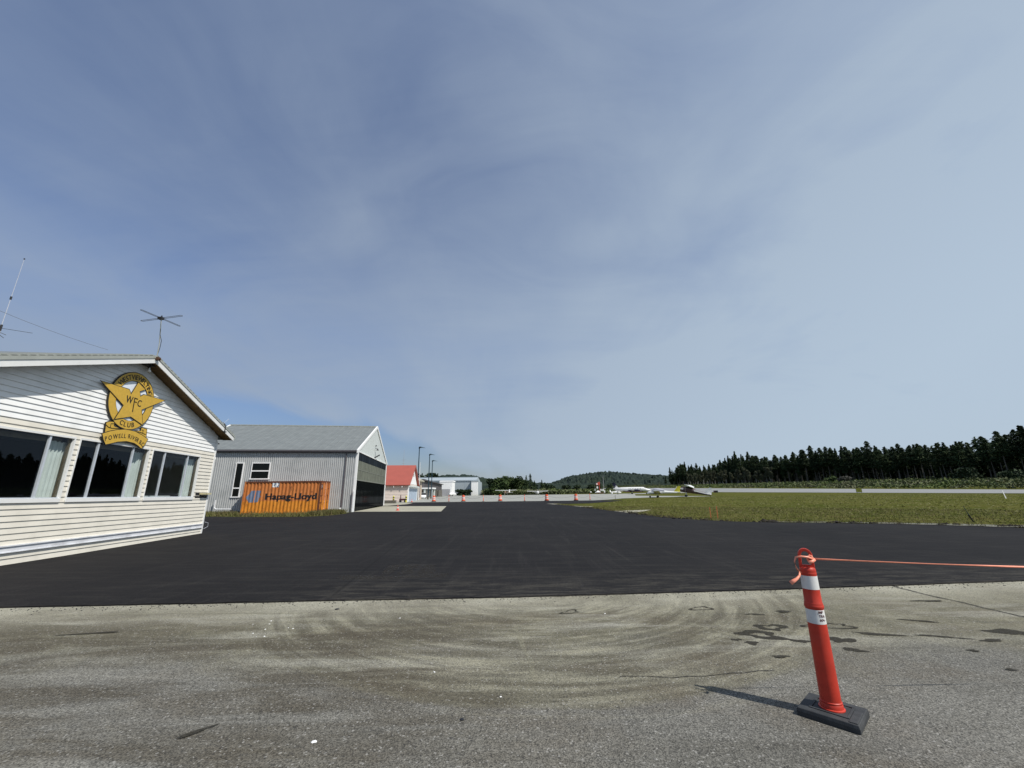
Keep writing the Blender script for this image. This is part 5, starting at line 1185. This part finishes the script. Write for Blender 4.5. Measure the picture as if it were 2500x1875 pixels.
# white aircraft fin near the far shed
tf = empty('parked_ultralight', (-27.8, 190, gz(-28, 190)), R(-100), 'white aircraft tail with tall fin parked in front of the far hangar', 'airplane')
mb = MB(); fin(mb, [(-.2, .9), (.1, 4.1), (1.2, 4.1), (1.9, .9)], 0, .35); mb.build('fin', M['planewhite'], tf)
mb = MB(); mb.loft([ell(x, 0, .8, ry, ry*.9, 12) for x, ry in ((2.6, .2), (1.8, .75), (0, .9), (-4, .7), (-6, .3))]); mb.build('fuselage', M['planewhite'], tf, True)
for s in (-1, 1): 
    mb = MB(); foil(mb, (1.2, 0, .9), (1.1, s*1.7, .95), 1.0, .7, .1); mb.build('tailplane', M['planewhite'], tf); wheel(tf, 1.0, s*.7, .3)
# wind tee, masts, markers
wsx, wsy = 47.5, 235; z0 = gz(wsx, wsy)
ws = empty('wind_indicator', (wsx, wsy, z0), 0, 'red and white wind indicator on a red stand beyond the apron', 'wind indicator')
mb = MB(); mb.tube([(1.0, 0, 1.6), (1.0, 0, 5.6)], .14); mb.build('stand', M['redcone'], ws)
mb = MB(); mb.loft([[(-.9, -.3, 4.6), (-.9, .3, 4.6), (-.9, .3, 5.6), (-.9, -.3, 5.6)], [(1.2, -.7, 4.8), (1.2, .7, 4.8), (1.2, .7, 6.6), (1.2, -.7, 6.6)]]); mb.build('cone_top', M['redcone'], ws)
mb = MB(); mb.box((-.75, -.45, 4.9), (.35, -.40, 5.7)); mb.box((-.7, -.4, 2.9), (.1, .3, 4.0)); mb.build('white_panel', M['fwhite'], ws)
mb = MB(); mb.loft([[(-1.6, -.8, .6), (1.7, -.8, .6), (1.7, .8, .6), (-1.6, .8, .6)], [(-.3, -.3, 1.8), (.4, -.3, 1.8), (.4, .3, 1.8), (-.3, .3, 1.8)]]); mb.box((-1.8, -.3, 1.6), (-1.3, .3, 2.7)); mb.box((1.4, -.3, 1.6), (2.0, .3, 2.6)); mb.build('base', M['fwhite'], ws)
mb = MB(); mb.box((-1.2, -1.2, .1), (3.6, -1.0, .8)); mb.build('red_board', M['rust'], ws)
mm = empty('weather_mast', (50.2, 232, gz(50, 232)), 0, 'thin pale mast beside the red wind indicator', 'mast')
mb = MB(); mb.tube([(0, 0, 0), (0, 0, 10)], [.16, .07]); mb.build('pole', M['fgrey'], mm)
mb = MB(); mb.box((-.9, -.4, 1.5), (-.2, .4, 2.6)); mb.box((-.1, -.4, .7), (.6, .4, 1.8)); mb.build('equipment_box', M['fwhite'], mm)
for x, y, lab in ((41.0, 222, 'round white marker left of the wind indicator'), (50.3, 214, 'round white marker right of the wind indicator')):
    bm = bmesh.new(); bmesh.ops.create_uvsphere(bm, u_segments=12, v_segments=8, radius=.42); me = bpy.data.meshes.new('white_marker'); bm.to_mesh(me); bm.free(); me.materials.append(M['fwhite']); o = bpy.data.objects.new('white_marker', me); COL.objects.link(o); o.location = (x, y, gz(x, y)+(.95 if x < 45 else .35)); tag(o, lab, 'marker')

# ---------------- vegetation ----------------
def quads(centers, sizes, flat=0.0, droop=None, aspect=1.0):
    n = len(centers); c = np.asarray(centers, float); s = np.asarray(sizes, float)[:, None]
    u = rng.normal(size=(n, 3)); 
    if droop is not None: u = np.asarray(droop, float) + .35*u
    u /= np.linalg.norm(u, axis=1)[:, None]; w = rng.normal(size=(n, 3)); w[:, 2] *= (1-flat); w -= u*(w*u).sum(1)[:, None]; w /= np.linalg.norm(w, axis=1)[:, None]+1e-9
    u = u*s*aspect*.5; w = w*s*.5
    v = np.stack([c-u-w*.6, c+u-w*.35, c+u*1.1+w*.35, c-u*.8+w*.7], 1); return v.reshape(-1, 3)
def leaf_obj(name, V, mat, parent=None):
    n = len(V)//4; me = bpy.data.meshes.new(name); me.vertices.add(len(V)); me.vertices.foreach_set('co', np.asarray(V, np.float32).ravel())
    me.loops.add(4*n); me.loops.foreach_set('vertex_index', np.arange(4*n, dtype=np.int32)); me.polygons.add(n); me.polygons.foreach_set('loop_start', np.arange(0, 4*n, 4, dtype=np.int32)); me.polygons.foreach_set('loop_total', np.full(n, 4, np.int32))
    me.materials.append(mat); me.update(calc_edges=True); o = bpy.data.objects.new(name, me); COL.objects.link(o)
    if parent: o.parent = parent
    return o
def conifer_crown(H, cb, Rm, n, seed, sz=1.0, shape=.75):
    r = np.random.default_rng(seed); t = r.random(n)**.85; z = cb+(H-cb)*t; lump = 1+.35*np.sin(z*1.9+seed)+.2*np.sin(z*4.3+seed*2)
    rad = Rm*np.clip(1-t, .03, 1)**shape*lump*np.sqrt(r.random(n))*np.clip((t+.08)*4, 0.3, 1); a = r.random(n)*2*np.pi; k = r.integers(0, 9, n)*2*np.pi/9+z*.9; a = np.where(r.random(n) < .6, k+r.normal(0, .22, n), a)
    c = np.stack([rad*np.cos(a), rad*np.sin(a), z-rad*.22], 1); d = np.stack([np.cos(a), np.sin(a), -.35+0*a], 1)
    return quads(c, sz*(.55+.7*r.random(n))*(1-.45*t), .7, d, 1.7)
def conifer(name, H, cb, Rm, n, seed, mat=None, tr=None, sz=1.0, shape=.75, lean=0):
    e = empty(name, (0, 0, 0), 0, 'x', 'tree')
    mb = MB(); mb.tube([(0, 0, -.6), (lean*.3, 0, H*.4), (lean, 0, H*.98)], [H*.0115, H*.008, .03], 7); r = random.Random(seed)
    for k in range(10):
        z = cb*r.uniform(.45, 1.05); a = r.uniform(0, 6.28); l = r.uniform(.5, 1.6); mb.tube([(0, 0, z), (l*math.cos(a), l*math.sin(a), z-.15)], [.05, .015], 4)
    mb.build('trunk', tr or M['trunk'], e, True); leaf_obj('crown', conifer_crown(H, cb, Rm, n, seed, sz, shape), mat or M['conifer'], e); return e
def near(o, x, y, s=1, rz=0, lab=None, sink=.3):
    o.location = (x, y, gz(x, y)-sink); o.scale = (s, s, s); o.rotation_euler = (0, 0, rz)
    if lab: o['label'] = lab
rf_ = random.Random(21)
# pine forest edge on the far side of the runway
protos = []; cfg = [(27, 13, 4.2, 1500, .55), (25, 10, 3.7, 1500, .68), (28.5, 15, 4.4, 1400, .55), (24, 8, 3.2, 1500, .9), (26, 12, 4.4, 1500, .6), (22, 6, 3.3, 1500, .95)]
spots = []
for row, (x0, st, jit) in enumerate(((247, 4.9, 2.2), (253, 4.8, 2.6), (259, 4.7, 2.6))):
    y = 150 + row*1.6
    while y < 640:
        stp = st*(1+max(0, y-330)/420)
        spots.append((row, x0+rf_.uniform(-jit, jit) + (4*math.sin(y/37)), y+rf_.uniform(-1.6, 1.6))); y += stp
spots = spots[:296]; rowmax = {}
GRP = 'conifers of the dense forest edge beyond the runway'; LAB = 'tall dark conifer with a bare trunk in the dense forest edge beyond the runway'
first = {}
for i, (row, x, y) in enumerate(spots):
    k = rf_.randrange(6) if row else rf_.choice([0, 0, 1, 2, 2, 4, 3])
    if y > 420 and rf_.random() < .5: k = rf_.choice([3, 5])
    if k not in first:
        H, cb, Rm, n, shp = cfg[k]; o = conifer('conifer_tree', H, cb, Rm, n, 40+k, shape=shp, sz=.88); first[k] = o; o['group'] = GRP
    else: o = copy_tree(first[k])
    H = cfg[k][0]; want = 22.5 + 2.2*math.sin(y/23.) + rf_.uniform(-3.2, 3.0) + (rf_.random() < .10)*3.4
    want *= 1+.24*min(1, max(0, (y-290)/130)) - .10*min(1, max(0, (y-480)/150))
    near(o, x, y, want/H, rf_.uniform(0, 6.28), LAB); o.rotation_euler.x = R(rf_.uniform(-1.6, 1.6)); o.rotation_euler.y = R(rf_.uniform(-1.2, 1.2))
# trees deeper in: one mass
Vs = []; tv = MB()
base = [conifer_crown(H, cb*.55, Rm*1.1, 190, 80+k, 2.1, shp) for k, (H, cb, Rm, n, shp) in enumerate(cfg)]
for rx in (266, 274, 283, 293):
    y = 140
    while y < 700:
        b = base[rf_.randrange(6)]; s = rf_.uniform(.78, .93); a = rf_.uniform(0, 6.28); x = rx+rf_.uniform(-3, 3); yy = y+rf_.uniform(-2, 2)
        q = b*s; ca, sa = math.cos(a), math.sin(a); q = np.stack([q[:, 0]*ca-q[:, 1]*sa+x, q[:, 0]*sa+q[:, 1]*ca+yy, q[:, 2]+gz(x, yy)-.5], 1); Vs.append(q)
        tv.tube([(x, yy, gz(x, yy)-.6), (x, yy, gz(x, yy)+12)], [.28, .2], 5); y += 6.5
fo = leaf_obj('forest', np.concatenate(Vs), M['conifer']); tag(fo, 'dark mass of forest behind the front rows of conifers', 'forest', kind='stuff')
fl = []
n_ = 26000; yy = 130+570*rng.random(n_)**1.3; xx = rng.uniform(262, 300, n_); cz = np.array([gz(a, b) for a, b in zip(xx, yy)])+rng.uniform(0, 1, n_)**1.5*13
tag(leaf_obj('forest_understorey', quads(np.stack([xx, yy, cz], 1), rng.uniform(1.2, 3.4, n_), .3), M['conifer']), 'black undergrowth between the forest trunks', 'undergrowth', kind='stuff')
# clump with a gap, far end of the forest
for i, (x, y, s) in enumerate(((262, 655, .92), (268, 668, .80), (262, 676, .95), (262, 690, 1.08), (266, 702, .98), (262, 716, .86), (250, 630, .6), (254, 640, .66))):
    o = copy_tree(first[[5, 3, 1, 5, 3, 5, 5, 3][i] if [5, 3, 1, 5, 3, 5, 5, 3][i] in first else 0]); near(o, x, y, s, i, 'conifer in the separate clump at the far left end of the forest'); o['group'] = 'conifers of the separate far clump'
# pale alders in front of the forest
def broad(name, H, Rm, n, seed, mat, sz, trunk=True, lobes=7, base=.25, tr=None):
    e = empty(name, (0, 0, 0), 0, 'x', 'tree'); r = np.random.default_rng(seed); L_ = []
    for k in range(lobes):
        a = r.random()*6.28; q = r.random(); lc = np.array([Rm*.62*q*np.cos(a), Rm*.62*q*np.sin(a), H*(base+.14+(.78-base)*r.random())]); lr = Rm*(.38+.3*r.random()); m = n//lobes
        d = r.normal(size=(m, 3)); d /= np.linalg.norm(d, axis=1)[:, None]; p = lc+d*lr*(.35+.65*r.random((m, 1))**.5)*np.array([1, 1, min(1.3, H*.22/lr)]); L_.append(p)
    c = np.concatenate(L_); c[:, 2] = np.clip(c[:, 2], .05*H, H*1.05); leaf_obj('crown', quads(c, sz*(.5+r.random(len(c))), .2), mat, e)
    rr = random.Random(seed); mb = MB(); mb.tube([(0, 0, -.4), (.02*H, 0, H*.45), (0, .02*H, H*.8)], [H*.016, H*.011, .03], 6)
    for k in range(5): a = k*1.3; mb.tube([(0, 0, H*.3+k*.06*H), (Rm*.5*math.cos(a), Rm*.5*math.sin(a), H*.55+k*.06*H)], [.01*H, .02], 5)
    mb.build('trunk', tr or M['trunk'], e, True); return e
ap = [broad('alder_tree', 18, 2.7, 1100, 60+k, M['alder'], .95, base=.30, tr=M['palebark']) for k in range(3)]
for i in range(40):
    y = 380+i*4.6+rf_.uniform(-2, 2); x = 234+rf_.uniform(-3, 3)
    o = ap[i] if i < 3 else copy_tree(ap[i % 3]); near(o, x, y, rf_.uniform(.72, 1.0), i*1.1, 'pale grey-green alder standing in front of the far conifers'); o['group'] = 'pale alders before the forest'
# scrub belt between runway and forest
n_ = 90000; yy = 60+600*rng.random(n_)**1.15; xx = 151+rng.random(n_)*92; lump = .5+.5*np.sin(xx*.31+yy*.11)*np.sin(yy*.23-xx*.07)+.35*np.sin(yy*.67+xx*.5)
hh = np.clip(.9+1.5*lump, .2, 3.4)*(.25+.75*rng.random(n_))*np.clip((xx-149)/5, .3, 1)
cz = np.array([gz(a, b) for a, b in zip(xx, yy)])+hh
tag(leaf_obj('scrub_belt', quads(np.stack([xx, yy, cz], 1), rng.uniform(.35, 1.05, n_), .3), M['scrub']), 'uneven green scrub belt between the runway and the forest', 'scrub', kind='stuff')
# scrub beyond the apron, centre
def scrub_patch(name, x0, x1, y0, y1, n, h, lab, mat='scrub', f=1.):
    yy = rng.uniform(y0, y1, n); xx = rng.uniform(x0, x1, n)
    if f != 1: xx = xx + (yy-y0)*f
    lump = .5+.5*np.sin(xx*.42+1)*np.sin(yy*.31); hh = h*(.35+.65*lump)*(.2+.8*rng.random(n)); cz = np.array([gz(a, b) for a, b in zip(xx, yy)])+hh
    tag(leaf_obj(name, quads(np.stack([xx, yy, cz], 1), rng.uniform(.5, 1.5, n), .3), M[mat]), lab, 'scrub', kind='stuff')
scrub_patch('apron_scrub', -17, 26, 222, 262, 15000, 3.0, 'low green scrub beyond the apron in front of the hills')
scrub_patch('apron_scrub', 10, 60, 262, 330, 9000, 3.2, 'low scrub further back towards the wooded hill', f=.3)
scrub_patch('far_scrub', 150, 250, 640, 900, 6000, 5, 'low bushes at the far end of the runway')
# single bushes
bushes = [(-12.9, 214, 4.3, 3.6, 'decid', 'rounded green bush right of the far hangar corner'), (-9.6, 212, 3.2, 2.6, 'decid', 'smaller green bush beside the rounded bush'), (-22.5, 205.5, 2.8, 2.4, 'dkbush', 'low dark shrub against the far hangar, right one'), (-26.0, 205.5, 2.9, 2.6, 'dkbush', 'low dark shrub against the far hangar, left one'), (-24.2, 206.5, 3.4, 2.0, 'dkbush', 'dark shrub between the two low shrubs at the far hangar'),
 (224, 205, 7.5, 6.5, 'dkbush', 'large dark thorny bush in front of the forest'), (218, 182, 5.5, 5, 'dkbush', 'dark bush right of the large thorny bush'), (205, 164, 5, 4.5, 'dkbush', 'dark green bush at the far right edge of the scrub'), (214, 282, 5.2, 5, 'decid', 'dark round green bush in the middle of the scrub belt'), (216, 274, 4.6, 5, 'greybush', 'pale grey twiggy bush beside the round green bush')]
for i, (x, y, H, Rm, mt, lab) in enumerate(bushes):
    o = broad('bush', H, Rm, 1100, 100+i, M[mt], .55 if Rm < 4 else .8, base=.0, lobes=8); near(o, x, y, 1, i, lab, .1); o['category'] = 'bush'
# trees beyond the far apron
tr_ = [(-10.5, 262, 10.2, 4.6), (-5.6, 258, 11.4, 5.0), (-1.2, 262, 11.2, 4.8), (3.2, 258, 10.6, 4.6), (6.5, 265, 8.4, 4.), (-13.5, 270, 9.6, 3.6)]
for i, (x, y, H, Rm) in enumerate(tr_):
    lab = ['broad green tree with a dark left side', 'tallest broad green tree behind the tan airplane', 'round green tree right of the tallest one', 'round green tree fourth from the far hangar', 'lower green tree sloping down toward the conifers', 'dark green tree nearest the far hangar'][i]
    o = broad('broadleaf_tree', H, Rm, 1700, 130+i, M['decid'] if i != 5 else M['dkbush'], .95, base=.05, lobes=12); near(o, x, y, 1, i, lab, .2); o['group'] = 'broadleaf trees beyond the apron'
cf = [(7.6, 240, 10.8, 'dark conifer left of a pair in front of the hills'), (9.9, 240, 11.8, 'taller dark conifer of the pair in front of the hills'), (13.4, 262, 8.4, 'slender spired conifer right of the pair'), (17.6, 256, 8.6, 'dark conifer before the gap in the hills')]
for i, (x, y, H, lab) in enumerate(cf):
    o = conifer('conifer_tree', H, .4, 3.2 if i < 2 else 2.0, 900, 150+i, M['conifer'], M['trunkd'], .55, .9); near(o, x, y, 1, i, lab, .1); o['group'] = 'conifers beyond the apron'
for i, (x, y, H, Rm) in enumerate(((21, 285, 7, 4.5), (26, 300, 6.2, 4.5), (14, 290, 7.5, 4.5), (31, 330, 6, 5), (45, 350, 6.5, 5), (58, 380, 7, 5.5), (75, 400, 7, 6), (92, 450, 8, 6), (110, 480, 8, 6))):
    o = broad('broadleaf_tree', H, Rm, 700, 170+i, M['dkbush'], 1.1, base=.0, lobes=8); near(o, x, y, 1, i, 'low dark green tree in the hedge line below the hills', .3); o['group'] = 'hedge line trees below the hills'
for i, (x, y, H) in enumerate(((-57, 300, 14.5), (-62, 305, 14), (-66.5, 298, 14.5), (-71, 310, 13.5), (-52, 312, 12), (-75, 300, 13))):
    o = broad('broadleaf_tree', H, 6.2, 1500, 190+i, M['dkbush'], 1.2, base=.1, lobes=9); near(o, x, y, 1, i, 'dark treetop showing above the dark terminal roof', .3); o['group'] = 'dark trees behind the terminal'

# ---------------- hills ----------------
def mat_hill():
    t = NT('wooded_hill'); v = t.obj(); a = t.noise(v, .045, 5, .7); b = t.noise(v, .010, 4, .6); c_ = t.noise(v, .16, 3, .7)
    c = t.mix(t.rng(a, .38, .62), (.014, .024, .017), (.034, .046, .030)); c = t.mix(t.rng(b, .42, .62, 0, .7), c, (.022, .034, .030)); g = t.rng(c_, .3, .7, .6, 1.35)
    c = t.mix(1., c, t.n('ShaderNodeCombineColor', {0: g, 1: g, 2: g}).outputs[0], 'MULTIPLY'); return t.setc(c, .9, 0, .1, a, 1., 6.)
M['hill'] = mat_hill()
def hill(name, Y, prof, depth, base=0.0, jit=3.0, seed=1):
    # prof: (X, height) pairs at distance Y; a rounded ridge with treetop roughness
    r = np.random.default_rng(seed); x0, x1 = prof[0][0], prof[-1][0]; nx_ = int((x1-x0)/5); ny_ = 26; vs = []
    for j in range(ny_+1):
        t = j/ny_; s = math.sin(min(1, t*1.25)*math.pi/2)**.8 if t < .8 else math.cos((t-.8)/.2*math.pi/2*.6)
        for i in range(nx_+1):
            x = x0+(x1-x0)*i/nx_; h = pw(prof, x); q = .75*math.sin(x*.021+j*.5)+.5*math.sin(x*.05-j)
            vs.append((x, Y-depth*.8+depth*t, base+h*s*(1+.03*q*(1-s)) + abs(r.normal(0, jit))*min(1, h/20)))
    fs = [(j*(nx_+1)+i, j*(nx_+1)+i+1, (j+1)*(nx_+1)+i+1, (j+1)*(nx_+1)+i) for j in range(ny_) for i in range(nx_)]
    return tag(mesh_obj(name, vs, fs, M['hill']), kind='structure')
def hp(Y, lst):   # (u, elev tan) -> X, height at distance Y
    return [(u*Y, e*Y+CAM_H) for u, e in lst]
hill('wooded_hill', 1500, hp(1500, [(-.02, .008), (.045, .0205), (.09, .0215), (.12, .033), (.142, .0385), (.17, .0425), (.20, .0458), (.222, .0465), (.236, .0450), (.27, .0425), (.31, .0390), (.35, .0365), (.37, .0335), (.392, .0310), (.42, .0270), (.50, .025), (.7, .02)]), 420, seed=2, jit=3.2)
hill('wooded_hill', 900, hp(900, [(-.30, .030), (-.16, .034), (-.10, .0325), (-.03, .0315), (0, .0305), (.03, .028), (.06, .022), (.11, .020), (.2, .019), (.4, .017)]), 260, seed=3, jit=1.6)
hill('wooded_hill', 1300, hp(1300, [(-.30, .02), (-.22, .034), (-.185, .038), (-.165, .0435), (-.145, .0445), (-.132, .0425), (-.128, .038), (-.122, .0435), (-.10, .0425), (-.08, .038), (-.05, .030), (.0, .02)]), 300, seed=4, jit=2.6)
